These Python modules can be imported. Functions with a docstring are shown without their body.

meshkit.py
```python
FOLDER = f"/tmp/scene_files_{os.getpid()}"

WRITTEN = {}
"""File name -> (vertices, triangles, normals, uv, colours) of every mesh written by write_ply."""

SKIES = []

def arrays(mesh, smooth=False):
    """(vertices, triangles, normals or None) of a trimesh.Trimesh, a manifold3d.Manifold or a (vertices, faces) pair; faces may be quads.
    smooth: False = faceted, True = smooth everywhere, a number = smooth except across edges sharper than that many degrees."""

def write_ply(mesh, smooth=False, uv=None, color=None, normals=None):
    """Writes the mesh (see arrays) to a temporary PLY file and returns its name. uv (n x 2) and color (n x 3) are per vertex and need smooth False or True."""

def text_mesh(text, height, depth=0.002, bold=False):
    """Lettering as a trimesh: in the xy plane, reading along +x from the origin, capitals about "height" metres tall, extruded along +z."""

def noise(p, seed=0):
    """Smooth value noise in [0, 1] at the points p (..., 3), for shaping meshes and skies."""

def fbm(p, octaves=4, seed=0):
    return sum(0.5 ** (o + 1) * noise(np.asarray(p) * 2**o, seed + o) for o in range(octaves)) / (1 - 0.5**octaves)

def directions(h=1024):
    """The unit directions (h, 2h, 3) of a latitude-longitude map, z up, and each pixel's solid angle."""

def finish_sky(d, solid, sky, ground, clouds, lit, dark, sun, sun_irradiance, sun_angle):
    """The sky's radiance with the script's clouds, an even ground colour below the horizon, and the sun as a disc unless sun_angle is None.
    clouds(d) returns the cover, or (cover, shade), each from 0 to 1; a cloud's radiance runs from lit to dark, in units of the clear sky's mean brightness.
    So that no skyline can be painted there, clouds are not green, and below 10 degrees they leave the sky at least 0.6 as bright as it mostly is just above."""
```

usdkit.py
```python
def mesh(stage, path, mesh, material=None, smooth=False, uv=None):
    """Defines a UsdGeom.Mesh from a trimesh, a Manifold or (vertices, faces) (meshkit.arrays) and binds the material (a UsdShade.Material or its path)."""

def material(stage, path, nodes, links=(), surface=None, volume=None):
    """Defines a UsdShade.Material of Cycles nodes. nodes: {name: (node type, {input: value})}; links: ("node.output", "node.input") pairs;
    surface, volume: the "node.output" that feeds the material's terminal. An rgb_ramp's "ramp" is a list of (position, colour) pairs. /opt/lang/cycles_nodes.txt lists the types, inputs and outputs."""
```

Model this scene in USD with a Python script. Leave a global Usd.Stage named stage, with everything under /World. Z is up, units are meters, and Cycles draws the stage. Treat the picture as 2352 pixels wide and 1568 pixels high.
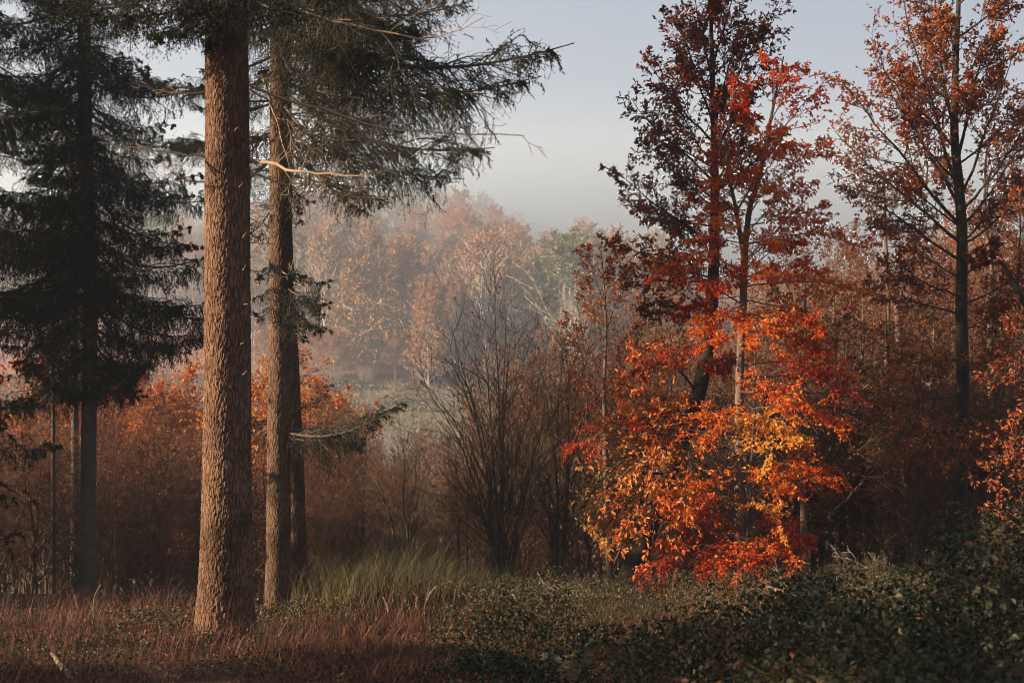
import math
import numpy as np
import usdkit
from meshkit import fbm, noise
from pxr import Gf, Sdf, Usd, UsdGeom, UsdLux, UsdShade, Vt
from scipy.interpolate import PchipInterpolator

stage = Usd.Stage.CreateInMemory()
UsdGeom.SetStageUpAxis(stage, 'Z')
UsdGeom.SetStageMetersPerUnit(stage, 1.0)
world = UsdGeom.Xform.Define(stage, '/World')
stage.SetDefaultPrim(world.GetPrim())

# ------------------------------------------------------------------ camera, sky, sun, exposure
FPX, CAMZ = 2600.0, 1.7                    # focal length in the units of a 2352 x 1568 picture
cam = UsdGeom.Camera.Define(stage, '/World/camera')
cam.AddTranslateOp().Set((0, 0, CAMZ))
cam.AddRotateXOp().Set(90)
cam.CreateHorizontalApertureAttr(36.0)
cam.CreateVerticalApertureAttr(24.0)
cam.CreateFocalLengthAttr(36.0 * FPX / 2352)
cam.CreateFStopAttr(2.8)
cam.CreateFocusDistanceAttr(21.0)
cam.CreateExposureAttr(2.4)

SUN_EL, SUN_X, SUN_Y = math.radians(17), -0.972, -0.235     # towards the sun: left, a little behind the camera
h = math.hypot(SUN_X, SUN_Y)
SUND = np.array([SUN_X / h * math.cos(SUN_EL), SUN_Y / h * math.cos(SUN_EL), math.sin(SUN_EL)])
sky_mat = usdkit.material(stage, '/World/Looks/sky_light', {
    'sky': ('sky_texture', {'sky_type': 'single_scattering', 'sun_disc': False, 'sun_elevation': SUN_EL,
                            'sun_rotation': math.atan2(SUN_X, SUN_Y), 'air_density': 1.0, 'aerosol_density': 1.0}),
    'veil': ('mix', {'fac': 0.95, 'color2': (0.66, 1.02, 1.66)}),          # flat tint over nearly all the sky, added to dim its fill
    'bg': ('background_shader', {'strength': 0.05})},
    [('sky.color', 'veil.color1'), ('veil.color', 'bg.color')], surface='bg.background')
dome = UsdLux.DomeLight.Define(stage, '/World/sky')
UsdShade.MaterialBindingAPI.Apply(dome.GetPrim()).Bind(sky_mat)
dome.GetPrim().SetCustomDataByKey('kind', 'structure')
sun = UsdLux.DistantLight.Define(stage, '/World/sun')
sun.CreateIntensityAttr(1.25)
sun.CreateAngleAttr(0.5)
sun.CreateColorAttr((1.0, 0.79, 0.55))
sun.GetPrim().CreateAttribute('inputs:normalize', Sdf.ValueTypeNames.Bool).Set(True)
zax = Gf.Vec3d(*map(float, SUND))
sun.AddTransformOp().Set(Gf.Matrix4d(Gf.Rotation(Gf.Vec3d(0, 0, 1), zax), Gf.Vec3d(0, 0, 0)))
HAZE_DENSITY, HAZE_COLOR, HAZE_G = 0.0008, (0.70, 0.80, 0.92), 0.2

# ------------------------------------------------------------------ helpers
def P(u, v, y):
    """The point at distance y that stands at (u, v) of the 2352 x 1568 picture."""
    return np.array([(u - 1176) / FPX * y, y, CAMZ - (v - 784) / FPX * y])

def rng(seed):
    return np.random.default_rng(seed)

def unit(a):
    return a / (np.linalg.norm(a, axis=-1, keepdims=True) + 1e-12)

counts = {}
def numbered(parent, name):
    k = counts.get((parent, name), 0)
    counts[(parent, name)] = k + 1
    return f'{parent}/{name}' + (f'_{k:03d}' if k else '')

def tag(prim, label=None, cat=None, group=None, kind=None):
    for key, val in (('label', label), ('category', cat), ('group', group), ('kind', kind)):
        if val:
            prim.SetCustomDataByKey(key, val)

def thing(name, label, cat, group=None, loc=(0, 0, 0)):
    x = UsdGeom.Xform.Define(stage, numbered('/World', name))
    x.AddTranslateOp().Set(Gf.Vec3d(*map(float, loc)))
    tag(x.GetPrim(), label, cat, group)
    x.base = np.array(loc, float)
    return x

class Geo:
    """Collects vertices and triangles, with one tint value per vertex."""
    def __init__(self):
        self.v, self.f, self.t, self.n = [], [], [], 0
    def add(self, v, f, t=0.5):
        if len(v):
            self.v.append(v); self.f.append(f + self.n)
            self.t.append(np.broadcast_to(t, (len(v),)))
            self.n += len(v)
        return self
    def put(self, parent, name, mat, offset=None, smooth=False):
        if not self.n:
            return None
        v, f, t = np.vstack(self.v), np.vstack(self.f), np.concatenate(self.t)
        if offset is not None:
            v = v - offset
        path = numbered(str(parent.GetPath()) if parent is not None else '/World', name)
        m = usdkit.mesh(stage, path, (v, f), LOOK[mat], smooth=smooth)
        if not (smooth and smooth is not True):
            UsdGeom.PrimvarsAPI(m).CreatePrimvar('tint', Sdf.ValueTypeNames.FloatArray, 'vertex').Set(Vt.FloatArray.FromNumpy(t.astype(np.float32)))
        m.CreateDoubleSidedAttr(True)
        return m

def polyline(pts, k):
    """A smooth curve with k points through the given ones."""
    p = np.asarray(pts, float)
    s = np.concatenate([[0], np.cumsum(np.linalg.norm(np.diff(p, axis=0), axis=1))])
    return PchipInterpolator(s, p)(np.linspace(0, s[-1], k))

def tubes(Pp, R, sides):
    """Polylines (b, k, 3) with radii (b, k) as tapered tubes."""
    Pp, R = np.asarray(Pp, float), np.asarray(R, float)
    b, k, _ = Pp.shape
    t = unit(np.gradient(Pp, axis=1))
    m = unit(t.mean(1, keepdims=True) + 0 * t)
    ref = np.where(np.abs(m[..., 2:]) < 0.8, np.array([0, 0, 1.0]), np.array([1.0, 0, 0]))
    a = unit(np.cross(t, ref)); c = np.cross(t, a)
    ang = np.arange(sides) * 2 * np.pi / sides
    v = Pp[:, :, None] + R[:, :, None, None] * (np.cos(ang)[:, None] * a[:, :, None] + np.sin(ang)[:, None] * c[:, :, None])
    i, j = np.meshgrid(np.arange(k - 1), np.arange(sides), indexing='ij')
    i, j = i.ravel(), j.ravel(); j2 = (j + 1) % sides
    q = np.vstack([np.stack([i * sides + j, i * sides + j2, (i + 1) * sides + j2], 1), np.stack([i * sides + j, (i + 1) * sides + j2, (i + 1) * sides + j], 1)])
    f = (q[None] + (np.arange(b) * k * sides)[:, None, None]).reshape(-1, 3)
    return v.reshape(-1, 3), f

def spawn(g, Pp, Rp, n, t0=0.2, t1=1.0, length=0.5, shape=None, ang=0.8, k=4, trop=0.05, wig=0.12, ratio=0.55, tip=0.25, flat=0.0, rmin=0.0):
    """n side shoots on every polyline of Pp."""
    b, kp, _ = Pp.shape
    t = np.clip(t0 + (t1 - t0) * (np.arange(n)[None] + g.random((b, n))) / n, 0, 1)
    x = t * (kp - 1) - 1e-6
    i = np.clip(x.astype(int), 0, kp - 2); fr = (x - i)[..., None]
    B = np.arange(b)[:, None]
    pos = Pp[B, i] * (1 - fr) + Pp[B, i + 1] * fr
    tan = unit(Pp[B, i + 1] - Pp[B, i])
    r = Rp[B, i] * (1 - fr[..., 0]) + Rp[B, i + 1] * fr[..., 0]
    plen = np.linalg.norm(np.diff(Pp, axis=1), axis=2).sum(1)[:, None]
    L = plen * length * (shape(t) if shape else 1.0) * (0.65 + 0.7 * g.random((b, n)))
    ref = np.where(np.abs(tan[..., 2:]) < 0.9, np.array([0, 0, 1.0]), np.array([1.0, 0, 0]))
    u = unit(np.cross(tan, ref)); w = np.cross(u, tan)
    az = g.random((b, 1)) * 6.28 + np.arange(n)[None] * 2.4 + g.normal(0, 0.4, (b, n))
    azf = (np.arange(n)[None] % 2) * np.pi + g.normal(0, 0.45, (b, n))
    az = np.where(g.random((b, n)) < flat, azf, az)
    an = ang * (0.75 + 0.5 * g.random((b, n)))
    d = np.cos(an)[..., None] * tan + np.sin(an)[..., None] * (np.cos(az)[..., None] * u + np.sin(az)[..., None] * w)
    pts = [pos]
    st = (L / (k - 1))[..., None]
    for _ in range(k - 1):
        pts.append(pts[-1] + d * st)
        d = unit(d + np.array([0, 0, trop]) + g.normal(0, wig, d.shape))
    out = np.stack(pts, 2).reshape(b * n, k, 3)
    R = np.maximum((np.minimum(r * ratio, L * 0.02 + 0.002))[..., None] * np.linspace(1, tip, k), rmin)
    return out, R.reshape(b * n, k)

def along(g, Pp, n, t0=0.1):
    """n random points on every polyline, with the tangent there."""
    b, kp, _ = Pp.shape
    x = (t0 + (1 - t0) * g.random((b, n))) * (kp - 1) - 1e-6
    i = np.clip(x.astype(int), 0, kp - 2); fr = (x - i)[..., None]
    B = np.arange(b)[:, None]
    return (Pp[B, i] * (1 - fr) + Pp[B, i + 1] * fr).reshape(-1, 3), unit(Pp[B, i + 1] - Pp[B, i]).reshape(-1, 3)

def leaves(g, pos, tan, size, width=0.5, up=0.6, droop=0.25, hexa=False, fold=0.25):
    """One folded leaf at every point: two triangles, or four with a fuller outline."""
    n = len(pos)
    if n == 0:
        return np.zeros((0, 3)), np.zeros((0, 3), int)
    d = unit(tan * 0.7 + g.normal(0, 0.75, (n, 3)) + [0, 0, -droop])
    nr = g.normal(0, 1, (n, 3)) * (1 - up) + np.array([0, 0, 1.0]) * up
    s = unit(np.cross(d, nr)); nr = np.cross(s, d)
    L = (size * (0.65 + 0.6 * g.random(n)))[:, None]
    W = L * width * (0.8 + 0.4 * g.random((n, 1)))
    base = pos
    if hexa:
        pts = [base, base + d * L * .3 + s * W * .46 + nr * W * fold, base + d * L * .68 + s * W * .38 + nr * W * fold, base + d * L - nr * L * .12,
               base + d * L * .68 - s * W * .38 + nr * W * fold, base + d * L * .3 - s * W * .46 + nr * W * fold]
        f = np.array([[0, 1, 2], [0, 2, 3], [0, 3, 4], [0, 4, 5]])
    else:
        pts = [base, base + d * L * .5 + s * W * .5 + nr * W * fold, base + d * L, base + d * L * .5 - s * W * .5 + nr * W * fold]
        f = np.array([[0, 1, 2], [0, 2, 3]])
    m = len(pts)
    return np.stack(pts, 1).reshape(-1, 3), (f[None] + (np.arange(n) * m)[:, None, None]).reshape(-1, 3)

def add_leaves(geo, g, Pp, n, size, tint=0.5, spread=0.18, t0=0.1, keep=1.0, hexa=False, patch=0.25, freq=0.8, **kw):
    """Leaves along twigs; tint is per leaf, with soft patches through the crown."""
    pos, tan = along(g, Pp, n, t0)
    if keep < 1:
        m = g.random(len(pos)) < keep
        pos, tan = pos[m], tan[m]
    if not len(pos):
        return
    v, f = leaves(g, pos, tan, size, hexa=hexa, **kw)
    tl = tint + patch * 2 * (fbm(pos * freq, 2, 7) - 0.5) + g.normal(0, spread, len(pos))
    geo.add(v, f, np.repeat(np.clip(tl, 0, 1), 6 if hexa else 4))

def needles(geo, g, Pp, per_m, size=0.026, width=0.011, tint=0.5):
    """Needle tufts round twigs."""
    L = np.linalg.norm(np.diff(Pp, axis=1), axis=2).sum(1)
    n = max(2, int(round(L.mean() * per_m)))
    pos, tan = along(g, Pp, n, 0.0)
    ref = unit(g.normal(0, 1, pos.shape)); rad = unit(np.cross(tan, ref)); s = np.cross(tan, rad)
    sz = size * (0.7 + 0.6 * g.random((len(pos), 1)))
    tipv = pos + tan * sz * 0.75 + rad * sz * 0.75
    v = np.stack([pos - s * width / 2, pos + s * width / 2 + tan * width * .3, tipv], 1).reshape(-1, 3)
    geo.add(v, np.arange(len(v)).reshape(-1, 3), np.repeat(np.clip(tint + g.normal(0, 0.2, len(pos)), 0, 1), 3))

# ------------------------------------------------------------------ materials
LOOK = {}
def leaf_look(name, ramp, trans=0.35, rough=0.5, spec=0.3):
    """Leaf colour from the tint of each leaf; thin, so light comes through."""
    LOOK[name] = usdkit.material(stage, f'/World/Looks/{name}', {
        'a': ('attribute', {'attribute': 'tint'}), 'o': ('object_info', {}), 'm': ('math', {'math_type': 'multiply_add', 'value2': 0.22, 'value3': -0.11}),
        'm2': ('math', {'math_type': 'add', 'use_clamp': True}), 'r': ('rgb_ramp', {'ramp': ramp}),
        'p': ('principled_bsdf', {'roughness': rough, 'specular_ior_level': spec}), 't': ('translucent_bsdf', {}), 'x': ('mix_closure', {'fac': trans})},
        [('o.random', 'm.value1'), ('a.fac', 'm2.value1'), ('m.value', 'm2.value2'), ('m2.value', 'r.fac'), ('r.color', 'p.base_color'), ('r.color', 't.color'),
         ('p.BSDF', 'x.closure1'), ('t.BSDF', 'x.closure2')], surface='x.closure')

def bark_look(name, dark, light, scale=6.0, stretch=0.2, bump=0.6, dist=0.02, rough=0.9, spots=None):
    nodes = {'tc': ('texture_coordinate', {}), 'mp': ('mapping', {'scale': (1, 1, stretch)}),
             'n': ('noise_texture', {'scale': scale, 'detail': 6.0, 'roughness': 0.65}), 'n2': ('noise_texture', {'scale': scale * 7, 'detail': 3.0}),
             'mx': ('mix_float', {'fac': 0.4}), 'r': ('rgb_ramp', {'ramp': [(0.3, dark), (0.52, tuple(np.mean([dark, light], 0))), (0.7, light)]}),
             'b': ('bump', {'strength': bump, 'distance': dist}), 'p': ('principled_bsdf', {'roughness': rough, 'specular_ior_level': 0.2})}
    links = [('tc.object', 'mp.vector'), ('mp.vector', 'n.vector'), ('mp.vector', 'n2.vector'), ('n.fac', 'mx.a'), ('n2.fac', 'mx.b'), ('mx.result', 'r.fac'),
             ('mx.result', 'b.height'), ('b.normal', 'p.normal')]
    if spots:
        nodes['n3'] = ('noise_texture', {'scale': spots[1], 'detail': 4.0})
        nodes['rs'] = ('rgb_ramp', {'ramp': [(spots[2], (0, 0, 0)), (spots[2] + .12, (1, 1, 1))]})
        nodes['mc'] = ('mix', {'color2': spots[0]})
        links += [('tc.object', 'n3.vector'), ('n3.fac', 'rs.fac'), ('rs.color', 'mc.fac'), ('r.color', 'mc.color1'), ('mc.color', 'p.base_color')]
    else:
        links += [('r.color', 'p.base_color')]
    LOOK[name] = usdkit.material(stage, f'/World/Looks/{name}', nodes, links, surface='p.BSDF')

def plain_look(name, ramp, rough=0.8, spec=0.2):
    LOOK[name] = usdkit.material(stage, f'/World/Looks/{name}', {
        'a': ('attribute', {'attribute': 'tint'}), 'r': ('rgb_ramp', {'ramp': ramp}), 'p': ('principled_bsdf', {'roughness': rough, 'specular_ior_level': spec})},
        [('a.fac', 'r.fac'), ('r.color', 'p.base_color')], surface='p.BSDF')

def cracked_bark(name, crack, dark, light, scale, stretch):
    LOOK[name] = usdkit.material(stage, f'/World/Looks/{name}', {
        'tc': ('texture_coordinate', {}), 'mp': ('mapping', {'scale': (1, 1, stretch)}), 'nd': ('noise_texture', {'scale': scale * .5, 'detail': 3.0}),
        'sub': ('vector_math', {'math_type': 'subtract', 'vector2': (.5, .5, .5)}), 'sc': ('vector_math', {'math_type': 'scale', 'scale': 0.05}), 'ad': ('vector_math', {'math_type': 'add'}),
        'v': ('voronoi_texture', {'feature': 'distance_to_edge', 'scale': scale}), 'n': ('noise_texture', {'scale': 3.0, 'detail': 8.0, 'roughness': .7}),
        'r': ('rgb_ramp', {'ramp': [(.3, dark), (.7, light)]}), 'rc': ('rgb_ramp', {'ramp': [(0, (.8, .8, .8)), (.03, (.5, .5, .5)), (.10, (0, 0, 0))]}), 'rh': ('rgb_ramp', {'ramp': [(0, (0, 0, 0)), (.16, (1, 1, 1))]}),
        'm': ('mix', {'color2': crack}), 'nl': ('noise_texture', {'scale': 1.1, 'detail': 4.0}), 'rl': ('rgb_ramp', {'ramp': [(.35, (.62, .60, .58)), (.5, (1, 1, 1)), (.66, (1.12, 1.1, 1.0))]}), 'ml': ('mix', {'mix_type': 'multiply', 'fac': 1.0}), 'b': ('bump', {'strength': 0.9, 'distance': 0.02}), 'p': ('principled_bsdf', {'roughness': .9, 'specular_ior_level': .15})},
        [('tc.object', 'mp.vector'), ('mp.vector', 'nd.vector'), ('nd.color', 'sub.vector1'), ('sub.vector', 'sc.vector1'), ('mp.vector', 'ad.vector1'), ('sc.vector', 'ad.vector2'), ('ad.vector', 'v.vector'),
         ('tc.object', 'n.vector'), ('n.fac', 'r.fac'), ('v.distance', 'rc.fac'), ('v.distance', 'rh.fac'), ('rc.color', 'm.fac'), ('tc.object', 'nl.vector'), ('nl.fac', 'rl.fac'), ('r.color', 'ml.color1'), ('rl.color', 'ml.color2'), ('ml.color', 'm.color1'), ('m.color', 'p.base_color'), ('rh.color', 'b.height'), ('b.normal', 'p.normal')], surface='p.BSDF')
cracked_bark('conifer_bark', (0.036, 0.019, 0.013), (0.105, 0.054, 0.033), (0.20, 0.11, 0.066), 25.0, 0.20)
cracked_bark('dark_conifer_bark', (0.035, 0.02, 0.013), (0.075, 0.042, 0.028), (0.15, 0.088, 0.056), 22.0, 0.24)  # shade on the slimmer trunk is put into this darker colour; its partner shares it
bark_look('spruce_bark', (0.05, 0.04, 0.032), (0.12, 0.095, 0.075), 6.0, 0.5, 0.5, 0.01)
bark_look('oak_bark', (0.014, 0.010, 0.008), (0.05, 0.036, 0.025), 7.0, 0.3, 0.7, 0.02, spots=((0.04, 0.042, 0.015), 2.2, 0.66))
bark_look('beech_bark', (0.07, 0.05, 0.04), (0.17, 0.12, 0.09), 4.0, 0.7, 0.25, 0.006, spots=((0.09, 0.09, 0.05), 2.0, 0.58))
bark_look('thicket_bark', (0.055, 0.036, 0.025), (0.16, 0.105, 0.07), 8.0, 0.4, 0.3, 0.005)
bark_look('hazel_bark', (0.035, 0.026, 0.016), (0.12, 0.082, 0.05), 8.0, 0.4, 0.3, 0.005, spots=((0.08, 0.085, 0.035), 3.0, 0.55))
bark_look('hill_bark', (0.19, 0.155, 0.125), (0.38, 0.32, 0.27), 1.5, 0.4, 0.2, 0.02)
bark_look('dead_wood', (0.18, 0.125, 0.075), (0.40, 0.28, 0.17), 9.0, 0.3, 0.4, 0.004)
bark_look('pale_wood', (0.20, 0.14, 0.105), (0.40, 0.29, 0.22), 9.0, 0.3, 0.4, 0.004)
bark_look('log_wood', (0.04, 0.022, 0.015), (0.15, 0.08, 0.05), 6.0, 0.6, 0.7, 0.02, spots=((0.07, 0.075, 0.02), 4.0, 0.5))
bark_look('stone_grey', (0.14, 0.135, 0.125), (0.34, 0.32, 0.3), 5.0, 1.0, 0.5, 0.02)
plain_look('spruce_needle', [(0, (0.006, 0.010, 0.006)), (.5, (0.014, 0.019, 0.010)), (1, (0.036, 0.034, 0.014))], 0.7, 0.1)
plain_look('fir_needle', [(0, (0.012, 0.016, 0.008)), (.5, (0.028, 0.030, 0.013)), (1, (0.055, 0.048, 0.02))], 0.7, 0.1)
leaf_look('beech_leaf', [(0, (0.34, 0.018, 0.006)), (.3, (0.52, 0.055, 0.008)), (.6, (0.66, 0.17, 0.018)), (1, (0.74, 0.40, 0.06))], 0.48)
leaf_look('oak_leaf', [(0, (0.10, 0.020, 0.010)), (.4, (0.24, 0.055, 0.017)), (.75, (0.38, 0.12, 0.026)), (1, (0.36, 0.20, 0.06))], 0.3)
leaf_look('green_oak_leaf', [(0, (0.48, 0.09, 0.016)), (.4, (0.52, 0.15, 0.03)), (.75, (0.44, 0.19, 0.045)), (1, (0.19, 0.15, 0.05))], 0.3)
leaf_look('rust_leaf', [(0, (0.08, 0.022, 0.010)), (.5, (0.23, 0.060, 0.015)), (1, (0.38, 0.145, 0.035))], 0.3)
leaf_look('orange_leaf', [(0, (0.34, 0.06, 0.012)), (.5, (0.50, 0.15, 0.025)), (1, (0.58, 0.27, 0.06))], 0.35)
leaf_look('yellow_leaf', [(0, (0.40, 0.20, 0.05)), (1, (0.50, 0.40, 0.14))], 0.3)
leaf_look('hill_leaf', [(0, (0.22, 0.050, 0.016)), (.4, (0.35, 0.108, 0.028)), (.75, (0.39, 0.16, 0.04)), (1, (0.33, 0.21, 0.07))], 0.25)
leaf_look('hill_green_leaf', [(0, (0.06, 0.075, 0.03)), (1, (0.22, 0.19, 0.07))], 0.2)
leaf_look('pink_leaf', [(0, (0.36, 0.07, 0.06)), (1, (0.50, 0.16, 0.10))], 0.3)
leaf_look('brush_leaf', [(0, (0.22, 0.095, 0.06)), (1, (0.42, 0.26, 0.17))], 0.25)
leaf_look('bramble_leaf', [(0, (0.012, 0.018, 0.009)), (.45, (0.030, 0.033, 0.013)), (.75, (0.07, 0.058, 0.022)), (.9, (0.15, 0.09, 0.04)), (1, (0.26, 0.075, 0.025))], 0.12, 0.55, 0.25)
plain_look('meadow_blade', [(0, (0.10, 0.055, 0.035)), (.5, (0.17, 0.13, 0.055)), (1, (0.24, 0.20, 0.09))])
leaf_look('weed_leaf', [(0, (0.03, 0.032, 0.012)), (.6, (0.085, 0.078, 0.028)), (1, (0.17, 0.12, 0.05))], 0.25)
plain_look('dry_grass', [(0, (0.05, 0.016, 0.011)), (.5, (0.13, 0.048, 0.03)), (1, (0.28, 0.16, 0.085))])
plain_look('green_grass', [(0, (0.028, 0.028, 0.010)), (.6, (0.062, 0.056, 0.020)), (1, (0.20, 0.14, 0.06))])
plain_look('seed_head', [(0, (0.30, 0.22, 0.15)), (1, (0.52, 0.42, 0.32))])
plain_look('dock_stem', [(0, (0.045, 0.012, 0.010)), (1, (0.12, 0.035, 0.02))])

LOOK['ground'] = usdkit.material(stage, '/World/Looks/ground', {
    'g': ('geometry', {}), 'n': ('noise_texture', {'scale': 0.9, 'detail': 8.0, 'roughness': 0.7}), 'n2': ('noise_texture', {'scale': 14.0, 'detail': 5.0}),
    'mx': ('mix_float', {'fac': 0.5}),
    'r': ('rgb_ramp', {'ramp': [(.3, (0.028, 0.018, 0.012)), (.5, (0.075, 0.04, 0.023)), (.7, (0.15, 0.075, 0.04))]}),
    'b': ('bump', {'strength': 0.8, 'distance': 0.05}), 'p': ('principled_bsdf', {'roughness': 0.95, 'specular_ior_level': 0.1})},
    [('g.position', 'n.vector'), ('g.position', 'n2.vector'), ('n.fac', 'mx.a'), ('n2.fac', 'mx.b'), ('mx.result', 'r.fac'), ('r.color', 'p.base_color'),
     ('n2.fac', 'b.height'), ('b.normal', 'p.normal')], surface='p.BSDF')
def field_look(name, a, b, c):
    LOOK[name] = usdkit.material(stage, f'/World/Looks/{name}', {
        'g': ('geometry', {}), 'n': ('noise_texture', {'scale': 0.05, 'detail': 6.0, 'roughness': 0.7}), 'n2': ('noise_texture', {'scale': 0.9, 'detail': 5.0}),
        'mx': ('mix_float', {'fac': 0.45}), 'r': ('rgb_ramp', {'ramp': [(.35, a), (.5, b), (.68, c)]}), 'p': ('principled_bsdf', {'roughness': 0.95, 'specular_ior_level': 0.1})},
        [('g.position', 'n.vector'), ('g.position', 'n2.vector'), ('n.fac', 'mx.a'), ('n2.fac', 'mx.b'), ('mx.result', 'r.fac'), ('r.color', 'p.base_color')], surface='p.BSDF')
field_look('hill', (0.13, 0.052, 0.03), (0.21, 0.088, 0.05), (0.27, 0.13, 0.07))
field_look('field', (0.10, 0.11, 0.05), (0.16, 0.16, 0.075), (0.22, 0.19, 0.10))
field_look('meadow', (0.09, 0.058, 0.034), (0.115, 0.095, 0.04), (0.16, 0.115, 0.06))
LOOK['haze'] = usdkit.material(stage, '/World/Looks/haze', {'v': ('principled_volume', {'color': HAZE_COLOR, 'density': HAZE_DENSITY, 'anisotropy': HAZE_G})}, [], volume='v.volume')

LOOK['fog'] = usdkit.material(stage, '/World/Looks/fog', {'v': ('principled_volume', {'color': (0.50, 0.60, 0.72), 'density': 0.0010, 'anisotropy': 0.2})}, [], volume='v.volume')

# ------------------------------------------------------------------ the ground
_hy = [-400, 0, 6, 10, 14.3, 20.8, 25, 30, 45, 80, 130, 180, 230, 280, 900, 1100, 1600, 2700]
_hz = [3, 0.15, -0.45, -1.28, -2.05, -3.2, -4.0, -5.2, -9, -16, -20, -18, -14, -6, 95, 105, 115, 120]
_prof = PchipInterpolator(_hy, _hz)
_hill = PchipInterpolator([-2, -.3, -.2, -.1, -.03, 0, .05, .12, .3, 2], [.7, .8, .9, 1.0, .92, .85, .72, .6, .55, .5])
def sstep(a, b, x):
    t = np.clip((x - a) / (b - a), 0, 1)
    return t * t * (3 - 2 * t)
def gz(x, y):
    x, y = np.broadcast_arrays(np.asarray(x, float), np.asarray(y, float))
    z = _prof(y)
    az = np.clip(x / np.maximum(y, 60), -2, 2)
    far = sstep(270, 330, y)
    z = np.where(y > 270, (z + 6) * (1 + (_hill(az) - 1) * far) - 6, z)
    p = np.stack([x, y, 0 * x], -1)
    z = z + (fbm(p * 0.12, 3, 3) - .5) * 1.0 * sstep(6, 40, y) * sstep(400, 30, y) * 0.6 + (fbm(p * 0.9, 3, 5) - .5) * 0.16
    z = z + (fbm(p * 0.02, 3, 9) - .5) * 6 * sstep(300, 500, y)
    z = z + 0.25 * sstep(1.2, 4.5, x) * sstep(3, 7, y) * sstep(15, 10, y)          # the bank on the right
    z = z + 0.03 * np.clip(x - 3, 0, 40) * sstep(14, 24, y) * sstep(110, 50, y)
    return z

def grid(xs, ys, lift=0.0):
    X, Y = np.meshgrid(xs, ys)
    v = np.stack([X, Y, gz(X, Y) + lift], -1).reshape(-1, 3)
    nx, ny = len(xs), len(ys)
    i, j = np.meshgrid(np.arange(ny - 1), np.arange(nx - 1), indexing='ij')
    a = (i * nx + j).ravel()
    return v, np.vstack([np.stack([a, a + 1, a + nx + 1], 1), np.stack([a, a + nx + 1, a + nx], 1)])

ys_near = np.concatenate([[-400, -200, -80, -30, -10, 0, 3], np.arange(5, 36, 0.3), np.arange(36, 80, 1.5), np.arange(80, 282, 6)])
ys_far = np.concatenate([[ys_near[-1]], np.arange(290, 960, 14), np.arange(980, 1600, 60), np.linspace(1660, 2700, 10)])
xs = np.concatenate([-np.geomspace(22, 1500, 26)[::-1], np.arange(-21.5, 21.6, 0.35), np.geomspace(22, 1500, 26)])
for nm, ys in (('ground', ys_near), ('hill', ys_far)):
    v, f = grid(xs, ys)
    m = usdkit.mesh(stage, '/World/' + nm, (v, f), LOOK[nm], smooth=True)
    tag(m.GetPrim(), kind='structure')
v, f = grid(np.linspace(-70, 60, 44), np.linspace(200, 262, 30), 0.12)
keep = (fbm(v[:, :3] * [.03, .03, 0], 3, 21) + 0.35 - 0.5 * (np.abs(v[:, 1] - 226) / 42) ** 2 - 0.4 * (np.abs(v[:, 0] + 12) / 65) ** 2) > 0.42
f = f[keep[f].all(1)]
m = usdkit.mesh(stage, '/World/meadow', (v, f), LOOK['meadow'], smooth=True); tag(m.GetPrim(), kind='structure')
v, f = grid(np.linspace(-60, 420, 60), np.linspace(905, 1560, 30), 0.5)
m = usdkit.mesh(stage, '/World/field', (v, f), LOOK['field'], smooth=True); tag(m.GetPrim(), kind='structure')

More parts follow.
